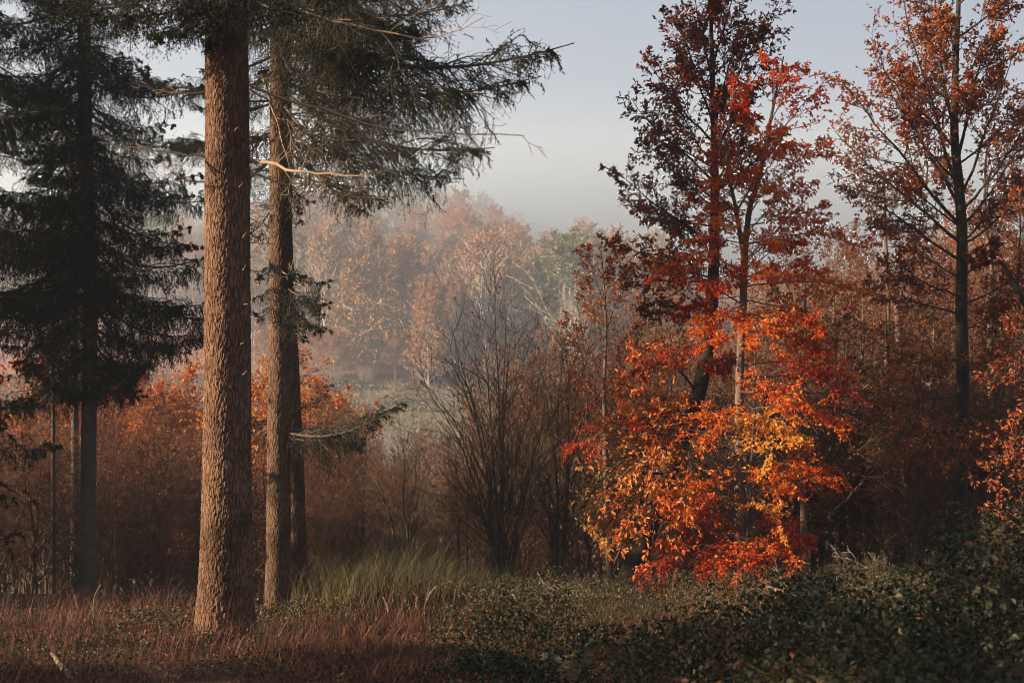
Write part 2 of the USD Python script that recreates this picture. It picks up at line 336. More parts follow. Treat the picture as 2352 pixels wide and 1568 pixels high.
# ------------------------------------------------------------------ big trunks with bark
def trunk_mesh(pts, radii, sides, rings, depth, seed, flare=0.0, fu=9.0, fz=2.2):
    """A trunk with interlacing bark ridges cut into it."""
    c = polyline(pts, rings)
    s = np.linspace(0, 1, rings)
    r = np.interp(s, np.linspace(0, 1, len(radii)), radii)
    z = np.linspace(0, np.linalg.norm(np.diff(c, axis=0), axis=1).sum(), rings)
    a = np.arange(sides) * 2 * np.pi / sides
    Z, A = np.meshgrid(z, a, indexing='ij')
    R0 = r[:, None] + 0 * A
    q = np.stack([np.cos(A) * R0.mean() * fu, np.sin(A) * R0.mean() * fu, Z * fz], -1)
    wob = (fbm(q * 0.6, 2, seed + 4)[..., None] - .5) * 1.6
    n1 = np.abs(2 * fbm((q + wob) * 2.1, 3, seed) - 1)
    n2 = np.abs(2 * fbm((q + wob) * 4.3 + 9, 2, seed + 1) - 1)
    hgt = np.clip(n1 * 2.2, 0, 1) ** 0.6 * 0.7 + np.clip(n2 * 2.4, 0, 1) * 0.3
    big = (fbm(q * [.25, .25, .12], 2, seed + 2) - .5)
    fl = flare * np.exp(-Z / 0.45) * (0.7 + 0.6 * fbm(np.stack([np.cos(A) * 1.6, np.sin(A) * 1.6, 0 * A], -1), 2, seed + 3))
    R = R0 * (1 + 0.07 * big) + depth * (hgt - 0.8) + fl
    v = c[:, None] + np.stack([R * np.cos(A), R * np.sin(A), 0 * A], -1)
    i, j = np.meshgrid(np.arange(rings - 1), np.arange(sides), indexing='ij')
    i, j = i.ravel(), j.ravel(); k = (j + 1) % sides
    f = np.vstack([np.stack([i * sides + j, i * sides + k, (i + 1) * sides + k], 1), np.stack([i * sides + j, (i + 1) * sides + k, (i + 1) * sides + j], 1)])
    return v.reshape(-1, 3), f, c

def ext(pts, dz):
    """Extends a trunk path down into the ground by dz."""
    p = [np.asarray(x, float) for x in pts]
    d = unit(p[0] - p[1])
    return [p[0] + d * dz] + p

def dead_branch(t, pts, r0, seed, mat='dead_wood', twigs=8, tl=0.22, name='dead_branch', sag=0.0):
    g = rng(seed)
    c = polyline(pts, 12)
    c[1:-1] += g.normal(0, 0.012, (10, 3)) * np.linalg.norm(c[-1] - c[0]) * 0.5
    R = r0 * np.linspace(1, 0.25, 12)
    geo = Geo().add(*tubes(c[None], R[None], 6))
    if twigs:
        tp, tr = spawn(g, c[None], R[None], twigs, 0.25, 1.0, tl, lambda q: 1.2 - q * .6, 0.8, 5, -0.04, 0.2, 0.5, 0.3, rmin=0.003)
        geo.add(*tubes(tp, tr, 4))
        t2, r2 = spawn(g, tp, tr, 4, 0.3, 1.0, 0.5, None, 0.7, 4, -0.03, 0.2, 0.6, 0.5, rmin=0.0022)
        geo.add(*tubes(t2, r2, 3))
    return geo.put(t, name, mat, t.base)

# ------------------------------------------------------------------ conifer branch prototypes (class prims)
protos = stage.CreateClassPrim('/World/prototypes')
def proto(name):
    return UsdGeom.Xform.Define(stage, numbered('/World/prototypes', name))

BR = {'spruce': [], 'fir': []}
def conifer_branch(kind, L, seed):
    """A branch along +x, length L: limb, and drooping needled shoots."""
    g = rng(seed)
    s = np.linspace(0, 1, 14)
    sag = 0.16 if kind == 'spruce' else 0.10
    c = np.stack([s * L, 0.05 * L * np.sin(s * 3 + g.random() * 6) * s, L * (-sag * np.sin(s * np.pi) * 0.9 + 0.02 * s)], 1)
    r = (0.008 + 0.009 * L) * np.linspace(1, 0.14, 14)
    limb, nd = Geo(), Geo()
    limb.add(*tubes(c[None], r[None], 6))
    prof = lambda t: np.clip(np.minimum(0.35 + t * 2.0, (1.03 - t) * 1.5), 0.1, 1)
    n2 = int(9 * L + 6)
    if kind == 'spruce':
        p2, r2 = spawn(g, c[None], r[None], n2, 0.12, 1.0, 0.30, prof, 0.95, 6, -0.16, 0.1, 0.5, 0.3, flat=0.85, rmin=0.002)
        p3, r3 = spawn(g, p2, r2, 8, 0.1, 1.0, 0.62, lambda t: 1.25 - 0.6 * t, 0.75, 5, -0.75, 0.12, 0.6, 0.4, flat=0.5, rmin=0.0016)
        p4, r4 = spawn(g, p3, r3, 3, 0.1, 0.9, 0.45, None, 0.6, 3, -0.3, 0.12, 0.7, 0.5, rmin=0.0014)
    else:
        p2, r2 = spawn(g, c[None], r[None], n2, 0.14, 0.93, 0.28, prof, 0.8, 6, -0.10, 0.1, 0.5, 0.3, flat=0.8, rmin=0.002)
        p3, r3 = spawn(g, p2, r2, 6, 0.12, 1.0, 0.54, lambda t: 1.3 - 0.7 * t, 0.8, 5, -0.42, 0.14, 0.6, 0.4, flat=0.6, rmin=0.0016)
        p4, r4 = spawn(g, p3, r3, 3, 0.2, 1.0, 0.42, None, 0.7, 3, -0.2, 0.12, 0.7, 0.5, rmin=0.0014)
    limb.add(*tubes(p2, r2, 4)); limb.add(*tubes(p3, r3, 3))
    needles(nd, g, p2[:, 1:], 45, 0.026, 0.013)
    needles(nd, g, c[None, 9:], 90, 0.026, 0.013)
    needles(nd, g, p3, 62, 0.027, 0.013)
    needles(nd, g, p4, 75, 0.027, 0.013)
    x = proto(kind + '_branch')
    limb.put(x, 'limb', 'spruce_bark')
    nd.put(x, 'needles', 'spruce_needle' if kind == 'spruce' else 'fir_needle')
    BR[kind].append((L, x.GetPath()))
for i, L in enumerate((1.1, 1.1, 1.9, 1.9, 2.6, 2.6)):
    conifer_branch('spruce', L, 100 + i)
for i, L in enumerate((0.9, 1.6, 1.6, 2.6, 2.6, 3.6, 3.6, 5.0)):
    conifer_branch('fir', L, 140 + i)

def place_branch(t, kind, base, tip, g, roll=0.0, name='branch'):
    base, tip = np.asarray(base, float), np.asarray(tip, float)
    d = tip - base; L = np.linalg.norm(d)
    near = sorted(BR[kind], key=lambda b: abs(math.log(b[0] / L)) + 0.12 * g.random())[0]
    s = L / near[0]
    x = d / L
    y = unit(np.cross([0, 0, 1.0], x)); z = np.cross(x, y)
    if roll:
        y, z = y * math.cos(roll) + z * math.sin(roll), z * math.cos(roll) - y * math.sin(roll)
    fl = 1 if g.random() < .5 else -1
    m = Gf.Matrix4d(*[float(q) for q in (*(x * s), 0, *(y * s * fl), 0, *(z * s), 0, *(base - t.base), 1)])
    b = UsdGeom.Xform.Define(stage, numbered(str(t.GetPath()), name))
    b.AddTransformOp().Set(m)
    b.GetPrim().GetReferences().AddInternalReference(near[1])
    b.GetPrim().SetInstanceable(True)

def radial_branches(t, kind, center, g, z0, z1, dz, per, lfun, elev=-0.15, skip=None, vary=(.7, .5), thin=0.0):
    """Whorls of branches round a trunk."""
    z, a0 = z0, 0.0
    while z < z1:
        a0 += 1.1
        for k in range(per):
            a = a0 + 2 * np.pi * k / per + g.normal(0, 0.25)
            L = lfun(z) * (vary[0] + vary[1] * g.random())
            if g.random() < thin:
                continue
            zz = z + g.normal(0, 0.12)
            b = center(zz)
            e = elev + g.normal(0, 0.10)
            d = np.array([math.cos(a) * math.cos(e), math.sin(a) * math.cos(e), math.sin(e)])
            if skip is not None and skip(b, b + d * L):
                continue
            place_branch(t, kind, b, b + d * L, g, g.normal(0, 0.3))
        z += dz * (0.8 + 0.4 * g.random())

def uv_of(p):
    return 1176 + p[0] / p[1] * FPX, 784 - (p[2] - CAMZ) / p[1] * FPX

# A: the big sunlit trunk
YA = 14.3
baseA = P(515, 1462, YA)
tA = thing('conifer_tree', 'biggest conifer, rough brown trunk sunlit on its left side, standing in dry red grass', 'tree', loc=baseA)
ptsA = ext([baseA, P(520, 1200, YA), P(523, 700, YA), P(522, 300, YA), P(520, 0, YA)], 0.35)
vA, fA, cA = trunk_mesh(ptsA[:7] + [P(519, -160, YA)], [.335, .318, .300, .290, .282, .275, .268, .265], 250, 640, 0.019, 11, 0.20, 21.0, 5.0)
upA = polyline([P(519.2, -110, YA), P(518, -700, YA), P(516, -1900, YA)], 40)
cA = np.vstack([cA[cA[:, 2] < upA[0, 2]], upA])
Geo().add(vA, fA).add(*tubes(upA[None], np.linspace(.262, .14, 40)[None], 48)).put(tA, 'trunk', 'conifer_bark', baseA, smooth=True)
def at_z(c):
    return lambda z: np.array([np.interp(z, c[:, 2], c[:, 0]), np.interp(z, c[:, 2], c[:, 1]), z])
ctA = at_z(cA)
dA = [([(565, 8), (700, 30), (880, 75), (1020, 82), (1110, 40)], .020, (0, -.2, -.5, -.8, -1.0)), ([(572, 196), (690, 232), (820, 275), (960, 305), (1205, 312)], .020, (0, 0, .2, .3, .3)),
      ([(574, 364), (650, 385), (740, 398), (850, 402)], .024, (0, -.4, -.7, -.9)), ([(574, 205), (650, 262), (700, 330), (760, 380)], .014, (0, .5, .9, 1.2)),
      ([(472, 210), (410, 214), (350, 204), (305, 190)], .014, (0, -.2, -.3, -.4)), ([(472, 360), (400, 352), (310, 342), (225, 326)], .017, (0, -.3, -.6, -.8)),
      ([(472, 418), (430, 414), (395, 395), (375, 372)], .011, (0, -.2, -.4, -.5)), ([(575, 395), (640, 415), (720, 425), (800, 452), (895, 456)], .013, (0, .5, 1, 1.4, 1.8)),
      ([(574, 500), (600, 512), (640, 520)], .008, (0, .4, .8)), ([(576, 556), (600, 560), (632, 558)], .008, (0, .3, .6)), ([(574, 470), (600, 466), (640, 478)], .007, (0, .3, .6)),
      ([(576, 620), (610, 628), (650, 640)], .007, (0, .3, .5))]
for i, (q, r, dy) in enumerate(dA):
    dead_branch(tA, [P(u, v, YA + e) for (u, v), e in zip(q, dy)], r, 300 + i, twigs=9 if i < 4 else 5, tl=0.2)
gA = rng(42)
for i, (v0, u1, v1, y1) in enumerate([(5, 470, 115, 13.6), (-40, 330, 95, 13.0), (-30, 190, 40, 13.2), (-90, 60, 30, 13.5), (-60, 420, 40, 12.9), (-120, 250, -20, 12.6),
                                      (-70, 700, 40, 13.4), (-110, 840, -10, 13.4), (-150, 620, -30, 12.6)]):
    place_branch(tA, 'fir', P(520, v0, YA), P(u1, v1, y1), gA)
radial_branches(tA, 'fir', ctA, gA, 7.6, 13.0, 0.8, 4, lambda z: 2.9 - 0.1 * z)
for i, (u, v, s) in enumerate([(548, 430, 1), (556, 620, 1), (560, 700, 1), (538, 300, 1), (512, 350, -1), (556, 545, 1), (552, 790, 1), (500, 620, -1), (557, 860, 1)]):
    b = P(u, v, YA - .26); g = rng(500 + i)
    dead_branch(tA, [b + [0, .04, 0], b + [.03 * s, -.05, .01], b + [.07 * s, -.09, .02 + .06 * (g.random() - .3)]], .008, 520 + i, twigs=0, name='stub')

# B and C: the pair of slimmer trunks behind
YB = 20.8
baseB = P(638, 1400, YB)
tB = thing('conifer_tree', 'slimmer conifer right of the biggest trunk, with long needled boughs reaching right over the sky', 'tree', loc=baseB)
ptsB = ext([baseB, P(641, 1000, YB), P(645, 600, YB), P(645, 300, YB), P(646, 0, YB), P(647, -500, YB), P(648, -1300, YB)], 0.35)
vB, fB, cB = trunk_mesh(ptsB, [.235, .22, .21, .205, .20, .195, .185, .17, .15, .12], 96, 420, 0.016, 21, 0.05, 20.0, 5.0)
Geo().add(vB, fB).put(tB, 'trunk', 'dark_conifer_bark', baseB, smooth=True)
ctB = at_z(cB)
gB = rng(43)
for v0, u1, v1, y1 in [(70, 1310, 112, 18.6), (-30, 1090, 15, 19.2), (150, 1240, 190, 19.8), (210, 1125, 352, 18.4), (260, 1060, 420, 19.4), (40, 1120, 235, 17.8), (330, 905, 470, 19.6),
                       (-10, 960, 110, 17.6), (280, 850, 500, 20.4), (100, 1020, 150, 22.5), (180, 940, 300, 22.5), (-80, 1060, -30, 18.0), (-60, 900, 60, 17.4), (120, 820, 230, 18.2),
                       (230, 800, 330, 18.6), (20, 780, 120, 17.6), (-40, 1000, 90, 20.0), (60, 1000, 70, 18.2),
                       (150, 470, 230, 21.5), (230, 420, 190, 20.5), (60, 420, 60, 21.5), (300, 380, 330, 22.0), (-20, 440, 20, 22.8), (340, 480, 420, 22.8), (0, 320, -30, 21),
                       (350, 700, 520, 20.2), (390, 720, 470, 21.6), (430, 560, 560, 22.0), (580, 700, 640, 21.8)]:
    place_branch(tB, 'fir', ctB(P(0, v0, YB)[2]), P(u1, v1, y1), gB, gB.normal(0, .2))
for v0, u1, v1, y1 in [(620, 770, 650, 20.4), (640, 755, 730, 20.2), (660, 740, 770, 21.2), (670, 770, 700, 21.4), (640, 570, 690, 20.2), (680, 585, 740, 20.2), (700, 700, 790, 20.0), (600, 590, 640, 21.4), (650, 730, 690, 19.8), (690, 760, 760, 20.0)]:
    place_branch(tB, 'fir', ctB(P(0, v0, YB)[2]), P(u1, v1, y1), gB, gB.normal(0, .3))
for v0, u1, v1, y1 in [(985, 940, 925, 20.6), (990, 880, 960, 19.6), (1000, 800, 990, 20.2), (960, 760, 880, 21.8), (985, 520, 1000, 20.6), (1005, 850, 1010, 21.8), (975, 560, 950, 21.4)]:
    place_branch(tB, 'fir', ctB(P(0, v0, YB)[2]), P(u1, v1, y1), gB, gB.normal(0, .2))
radial_branches(tB, 'fir', ctB, gB, 8.6, 14.5, 0.75, 5, lambda z: 5.2 - 0.28 * z)
dB = [([(600, 170), (628, 250), (655, 350), (672, 402)], .03, (-.6, -.5, -.4, -.3)), ([(668, 262), (760, 268), (830, 262), (900, 270)], .014, (0, -.5, -.8, -1)),
      ([(665, 402), (760, 428), (850, 450), (922, 452)], .022, (0, -.3, -.5, -.6)), ([(664, 440), (720, 430), (780, 415)], .011, (0, -.4, -.8)),
      ([(665, 20), (760, 40), (840, 42), (930, 48)], .02, (0, -.5, -.9, -1.2)), ([(645, 620), (662, 630), (672, 600)], .012, (-.3, -.45, -.3)),
      ([(616, 500), (590, 490), (578, 470)], .008, (0, .2, .3)), ([(668, 645), (690, 655), (715, 668)], .010, (0, -.3, -.4)), ([(675, 735), (700, 742), (730, 738)], .008, (0, -.3, -.5))]
for i, (q, r, dy) in enumerate(dB):
    dead_branch(tB, [P(u, v, YB + e) for (u, v), e in zip(q, dy)], r, 340 + i, twigs=8, tl=0.25)

YC = 22.0
baseC = P(683, 1405, YC)
tC = thing('conifer_tree', 'conifer leaning left behind the slimmer trunk, its low trunk showing right of it', 'tree', loc=baseC)
ptsC = ext([baseC, P(676, 1100, YC), P(667, 850, YC), P(656, 600, YC), P(646, 300, YC), P(640, 0, YC), P(632, -600, YC)], 0.35)
vC, fC, cC = trunk_mesh(ptsC, [.225, .20, .175, .155, .14, .13, .12, .10], 80, 320, 0.016, 31, 0.05, 20.0, 5.0)
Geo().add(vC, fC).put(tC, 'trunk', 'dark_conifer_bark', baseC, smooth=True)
dead_branch(tC, [P(672, 830, YC), P(690, 832, YC), P(698, 826, YC)], .02, 371, 'spruce_bark', 0, name='stub')
gC = rng(44); ctC = at_z(cC)
radial_branches(tC, 'fir', ctC, gC, 5.8, 10.0, 0.9, 4, lambda z: 2.4)

# D: the dark spruce at left
YD = 24.0
baseD = P(200, 1385, YD)
tD = thing('spruce_tree', 'dark spruce with drooping boughs left of the biggest trunk, bare below', 'tree', loc=baseD)
ptsD = ext([baseD, P(204, 1000, YD), P(207, 700, YD), P(196, 300, YD), P(192, 0, YD), P(190, -600, YD), P(190, -1000, YD)], 0.35)
vD, fD, cD = trunk_mesh(ptsD, [.185, .165, .155, .15, .14, .12, .10, .08, .05], 64, 240, 0.010, 41, 0.03)
Geo().add(vD, fD).put(tD, 'trunk', 'spruce_bark', baseD, smooth=True)
gD = rng(45); ctD = at_z(cD)
radial_branches(tD, 'spruce', ctD, gD, 0.9, 14.0, 0.40, 6, lambda z: float(np.interp(z, [0, 1.2, 2.4, 5, 9, 14], [1.0, 1.9, 2.9, 2.8, 2.5, 1.2])), elev=-0.26, vary=(.45, .80), thin=.20)
# G: the spruce cut by the left edge, and thinner ones
YG = 21.5
baseG = np.array([-11.2, YG, gz(-11.2, YG)])
tG = thing('spruce_tree', 'dark drooping spruce whose boughs come in from the left edge', 'tree', loc=baseG)
cG = polyline([baseG - [0, 0, .3], baseG + [0, 0, 6], baseG + [.1, 0, 16]], 30)
Geo().add(*tubes(cG[None], np.linspace(.2, .05, 30)[None], 16)).put(tG, 'trunk', 'spruce_bark', baseG, smooth=True)
gG = rng(46)
radial_branches(tG, 'spruce', at_z(cG), gG, -0.2, 12.0, 0.45, 6, lambda z: float(np.interp(z, [0, 2, 5, 9, 14], [2.2, 2.9, 3.0, 2.6, 1.0])), elev=-0.25, vary=(.5, .7), thin=.32, skip=lambda a, b: b[0] < -12.6)
for i, (u, y, w, vt, lab) in enumerate([(122, 28.5, .055, 500, 'thinnest bare spruce trunk at far left, between the left edge and the dark spruce'),
                                        (172, 31, .11, 300, 'shadowed spruce trunk just left of the dark drooping spruce')]):
    b = np.array([(u - 1176) / FPX * y, y, 0]); b[2] = gz(b[0], b[1])
    t = thing('spruce_tree', lab, 'tree', loc=b)
    top = P(u - 8, vt, y)
    c = polyline([b - [0, 0, .3], (b + top) / 2 + [.05, 0, 0], top], 24)
    Geo().add(*tubes(c[None], np.linspace(w * 1.2, w * .4, 24)[None], 12)).put(t, 'trunk', 'spruce_bark', b, smooth=True)
    g = rng(470 + i)
    radial_branches(t, 'spruce', at_z(c), g, P(0, 880, y)[2], top[2], 0.5, 4, lambda z: 1.3, elev=-0.25)

# unseen spruces added beyond the left edge to cast shade across the slope
offs = [(-13.8, 23.0, 16), (-18, 21.6, 17), (-13.5, 3.5, 11), (-16.5, 6.5, 12), (-15.0, 0.5, 12), (-20, 3, 14), (-18.5, 20.5, 9.5), (-21, 25.5, 7.5), (-24, 30, 7), (-17.5, 28.5, 5.5)]
SP = proto('whole_spruce')
SP.base = np.zeros(3)
Geo().add(*tubes(np.stack([np.zeros(20), np.zeros(20), np.linspace(-.3, 12, 20)], 1)[None], np.linspace(.17, .02, 20)[None], 12)).put(SP, 'trunk', 'spruce_bark')
g = rng(48); nb = 150
a = np.arange(nb) * 2.4; zb = np.linspace(.8, 11.8, nb); Lb = np.interp(zb, [0, 3, 12], [2.2, 2.4, .4]) * (.7 + .5 * g.random(nb))
q = np.linspace(0, 1, 7)[None, :, None] * Lb[:, None, None] * np.stack([np.cos(a), np.sin(a), 0 * a - .25], 1)[:, None] + np.stack([0 * a, 0 * a, zb], 1)[:, None]
Geo().add(*tubes(q, np.full((nb, 7), .012), 4)).put(SP, 'branches', 'spruce_bark')
p2, r2 = spawn(g, q, np.full((nb, 7), .01), 16, .1, 1, .35, lambda t: 1.2 - .6 * t, .9, 5, -.3, .1, .5, .5, flat=.7)
geo = Geo(); needles(geo, g, p2, 40, .10, .05); needles(geo, g, q, 40, .12, .05); geo.put(SP, 'crown', 'spruce_needle')
for i, (x, y, H) in enumerate(offs):
    q = UsdGeom.Xform.Define(stage, numbered('/World', 'spruce_tree'))
    q.AddTranslateOp().Set(Gf.Vec3d(x, y, float(gz(x, y)))); q.AddRotateZOp().Set(37.0 * i); q.AddScaleOp().Set(Gf.Vec3f(H / 12, H / 12, H / 12))
    q.GetPrim().GetReferences().AddInternalReference(SP.GetPath()); q.GetPrim().SetInstanceable(True)
    tag(q.GetPrim(), 'dense unseen spruce added beyond the left edge to shade the slope', 'tree', 'unseen spruces added beyond the left edge')

# ------------------------------------------------------------------ broadleaf trees near by
def stem_path(uvs, y):
    return [P(u, v, y + (d[0] if d else 0)) for u, v, *d in uvs]

def put_limb(t, c, R, g, lf, leaf, tint, size, n2, n3, per, flat, spread=.30, trop=0.02, hexa=True, l3=0.42, t0=.25, keep=1.0, bark='oak_bark', leafname='leaves', patch=.25, sag=.1, ang=.85, width=.55, up=.6, single=0):
    """One limb with its twigs, and its leaves as a part of the limb."""
    wood, lv = Geo(), Geo()
    wood.add(*tubes(c[None], R[None], 7))
    p2, r2 = spawn(g, c[None], R[None], n2, t0, 1.0, spread, lambda q: np.clip(1.25 - .8 * q, .25, 1.2), ang, 6, trop, 0.12, 0.55, 0.3, flat=flat, rmin=.003)
    p3, r3 = spawn(g, p2, r2, n3, 0.15, 1.0, l3, lambda q: 1.15 - .5 * q, ang * .95, 4, trop * .5, 0.14, 0.6, 0.4, flat=flat, rmin=.0022)
    wood.add(*tubes(p2, r2, 5)); wood.add(*tubes(p3, r3, 3))
    if lf:
        add_leaves(lv, g, p3, per, size, tint, hexa=hexa, keep=keep, droop=sag, up=up, patch=patch, width=width)
        add_leaves(lv, g, p2[:, 2:], max(1, per), size, tint, hexa=hexa, keep=keep, droop=sag, up=up, patch=patch, width=width)
    w = wood.put(t, 'branch', bark, t.base, smooth=True)
    if lf:
        if single:
            V, Fc, T = np.vstack(lv.v), np.vstack(lv.f), np.concatenate(lv.t)
            n = len(V) // 6; near = np.argsort(V[::6, 1])[:single]; rest = np.setdiff1d(np.arange(n), near)
            for i in near:
                Geo().add(V[6 * i:6 * i + 6], Fc[:4] % 6, T[6 * i:6 * i + 6]).put(w, 'leaf', leaf, t.base)
            lv = Geo(); idx = (rest[:, None] * 6 + np.arange(6)).ravel()
            lv.add(V[idx], (Fc[:4][None] + (np.arange(len(rest)) * 6)[:, None, None]).reshape(-1, 3), T[idx])
            tag(lv.put(w, leafname, leaf, t.base).GetPrim(), kind='stuff')
        else:
            lv.put(w, leafname, leaf, t.base)
    return p2, r2

# the glowing beech
YE = 22.0
baseE = P(1700, 1345, YE); baseE[2] = gz(baseE[0], YE)
tE = thing('beech_tree', 'glowing orange and yellow beech with a straight slim trunk and layered sprays', 'tree', loc=baseE)
trE = polyline(ext([baseE, P(1697, 1150, YE), P(1698, 900, YE), P(1706, 720, YE), P(1712, 560, YE), P(1722, 480, YE), P(1745, 400, YE), P(1775, 250, YE), P(1800, 130, YE)], .3), 60)
Geo().add(*tubes(trE[None], np.interp(np.linspace(0, 1, 60), [0, .08, .3, .6, .8, 1], [.13, .10, .088, .07, .045, .012])[None], 20)).put(tE, 'trunk', 'beech_bark', baseE, smooth=True)
cE = at_z(trE)
fork = polyline([cE(P(0, 600, YE)[2]), P(1690, 480, YE - .3), P(1672, 380, YE - .5), P(1690, 200, YE - .3)], 20)
limbsE = [  # (height on the trunk v0, tip u, tip v, tip y, tint, twigs)
    (700, 1500, 640, 21.2, .38, 12), (660, 1990, 665, 21.4, .45, 14), (690, 1880, 760, 20.8, .50, 16), (720, 1760, 800, 19.8, .52, 13), (700, 1620, 780, 20.4, .45, 14), (680, 1560, 730, 22.6, .18, 13),
    (760, 1900, 820, 21.6, .42, 14), (770, 1470, 860, 22.2, .40, 12), (840, 1930, 870, 22.5, .22, 12), (870, 1960, 905, 22.6, .16, 12), (930, 1600, 985, 20.2, .52, 13), (900, 1830, 930, 20.6, .50, 14),
    (940, 1940, 985, 21.4, .42, 13), (950, 1850, 1010, 19.9, .80, 12), (960, 1770, 1050, 19.7, .84, 8), (1000, 1330, 1010, 21.6, .12, 13), (1010, 1480, 970, 22.8, .16, 12), (1060, 1900, 1110, 21.6, .50, 12),
    (1080, 1830, 1140, 20.4, .52, 12), (1100, 1570, 1160, 20.4, .52, 12), (1110, 1950, 1090, 22.4, .30, 10), (1170, 1790, 1200, 20.2, .78, 6), (1190, 1560, 1200, 21.2, .38, 10), (1210, 1860, 1240, 21.0, .20, 12),
    (1230, 1800, 1300, 20.3, .36, 14), (1240, 1480, 1310, 21.4, .08, 13), (1250, 1640, 1330, 20.6, .14, 12), (1260, 1730, 1310, 20.0, .30, 11), (1220, 1600, 1260, 23.0, .10, 10), (820, 1650, 860, 23.4, .25, 12),
    (640, 1870, 625, 20.6, .40, 11), (620, 1550, 610, 21.0, .45, 11), (610, 1800, 545, 20.6, .40, 10), (580, 1650, 520, 20.8, .42, 10), (560, 1960, 560, 22.0, .35, 11), (540, 1570, 470, 22.0, .30, 10),
    (500, 1770, 440, 20.8, .42, 10), (520, 1890, 520, 21.0, .36, 10), (650, 1770, 640, 20.2, .48, 10), (650, 1640, 660, 20.6, .42, 10), (440, 1640, 430, 21.0, .38, 10), (380, 1780, 300, 20.8, .36, 9),
    (620, 1840, 560, 21.4, .34, 12), (600, 1900, 480, 22.2, .26, 12), (560, 1590, 560, 21.8, .30, 12), (540, 1850, 430, 21.0, .34, 13), (500, 1640, 480, 21.4, .40, 11), (470, 1900, 340, 21.8, .22, 12),
    (450, 1700, 400, 20.8, .32, 12), (420, 1830, 330, 20.6, .30, 13), (400, 1620, 360, 22.0, .22, 11), (360, 1900, 200, 22.0, .18, 12), (330, 1700, 250, 21.4, .22, 10), (300, 1860, 160, 21.8, .2, 10), (260, 1760, 130, 21.4, .16, 9), (230, 1820, 150, 22.4, .16, 9)]
gE = rng(60)
for v0, u1, v1, y1, tint, n in limbsE:
    b, tip = cE(P(0, v0, YE)[2]), P(u1, v1, y1)
    L = np.linalg.norm(tip - b)
    mid = (b + tip) / 2 + [0, 0, .10 * L]
    c = polyline([b, b * .7 + tip * .3 + [0, 0, .06 * L], mid + (tip - b) * .12, tip], 12)
    put_limb(tE, c + np.concatenate([np.zeros((1, 3)), np.cumsum(gE.normal(0, .014 * L, (11, 3)), 0) * .6]), (.006 + .0055 * L) * np.linspace(1, .2, 12), gE, True, 'beech_leaf', min(1, tint + (.08 if v0 < 600 else 0)), .068, int(n * (1.45 if v0 > 640 else 1.1)), 9, 5 if v0 > 640 else 4, .8, bark='beech_bark', spread=.32, trop=-.02, patch=.14, sag=.12, width=.6, up=.72)
put_limb(tE, fork, .05 * np.linspace(1, .2, 20), gE, True, 'beech_leaf', .22, .078, 18, 8, 6, .3, bark='beech_bark', trop=.08, spread=.25)

def broadleaf(name, label, uvs, y, widths, limbs, seed, leaf, tint, size, bark='oak_bark', auto=None, sides=16, per=4, keep=1.0, n2=12, flat=.2, trop=.06, leafsize=None, group=None, hexa=True):
    """A tree whose trunk follows the picture, with limbs to given points and an upper crown."""
    p = stem_path(uvs, y)
    base = p[0].copy(); base[2] = min(base[2], gz(base[0], base[1]) + .1)
    t = thing(name, label, 'tree', group, base)
    c = polyline(ext(p, .4), 70)
    R = np.interp(np.linspace(0, 1, 70), np.linspace(0, 1, len(widths)), np.array(widths) / FPX * y / 2)
    Geo().add(*tubes(c[None], R[None], sides)).put(t, 'trunk', bark, base, smooth=True)
    g = rng(seed)
    cz = at_z(c)
    for v0, u1, v1, dy, tn, *more in limbs:
        b, tip = cz(P(0, v0, y)[2]), P(u1, v1, y + dy)
        L = np.linalg.norm(tip - b)
        lc = polyline([b, b * .65 + tip * .35 + [0, 0, -.02 * L], tip + [0, 0, 0]], 12) + np.concatenate([np.zeros((1, 3)), np.cumsum(g.normal(0, .012 * L, (11, 3)), 0) * .5])
        put_limb(t, lc, np.minimum(.009 + .0075 * L, .06) * np.linspace(1, .2, 12), g, True, more[0] if more else leaf, tn, size, n2, 7, per, flat, bark=bark, trop=trop, keep=keep, spread=.30, hexa=hexa)
    if auto:
        n, v0, v1, ln, tn = auto
        zs = np.linspace(P(0, v0, y)[2], P(0, v1, y)[2], n)
        for i, z in enumerate(zs):
            b = cz(z); a = i * 2.4 + g.random() * .6; L = ln * (.7 + .5 * g.random()) * (1.1 - .5 * i / n)
            e = .55 + .25 * g.random()
            tip = b + L * np.array([math.cos(a) * math.cos(e), math.sin(a) * math.cos(e) * .8, math.sin(e)])
            lc = polyline([b, b * .6 + tip * .4 + [0, 0, -.04 * L], tip], 12) + np.concatenate([np.zeros((1, 3)), np.cumsum(g.normal(0, .014 * L, (11, 3)), 0) * .5])
            put_limb(t, lc, (.010 + .009 * L) * np.linspace(1, .2, 12), g, True, leaf, tn, size, n2, 7, per, flat, bark=bark, trop=trop, keep=keep, spread=.32, hexa=hexa)
    return t

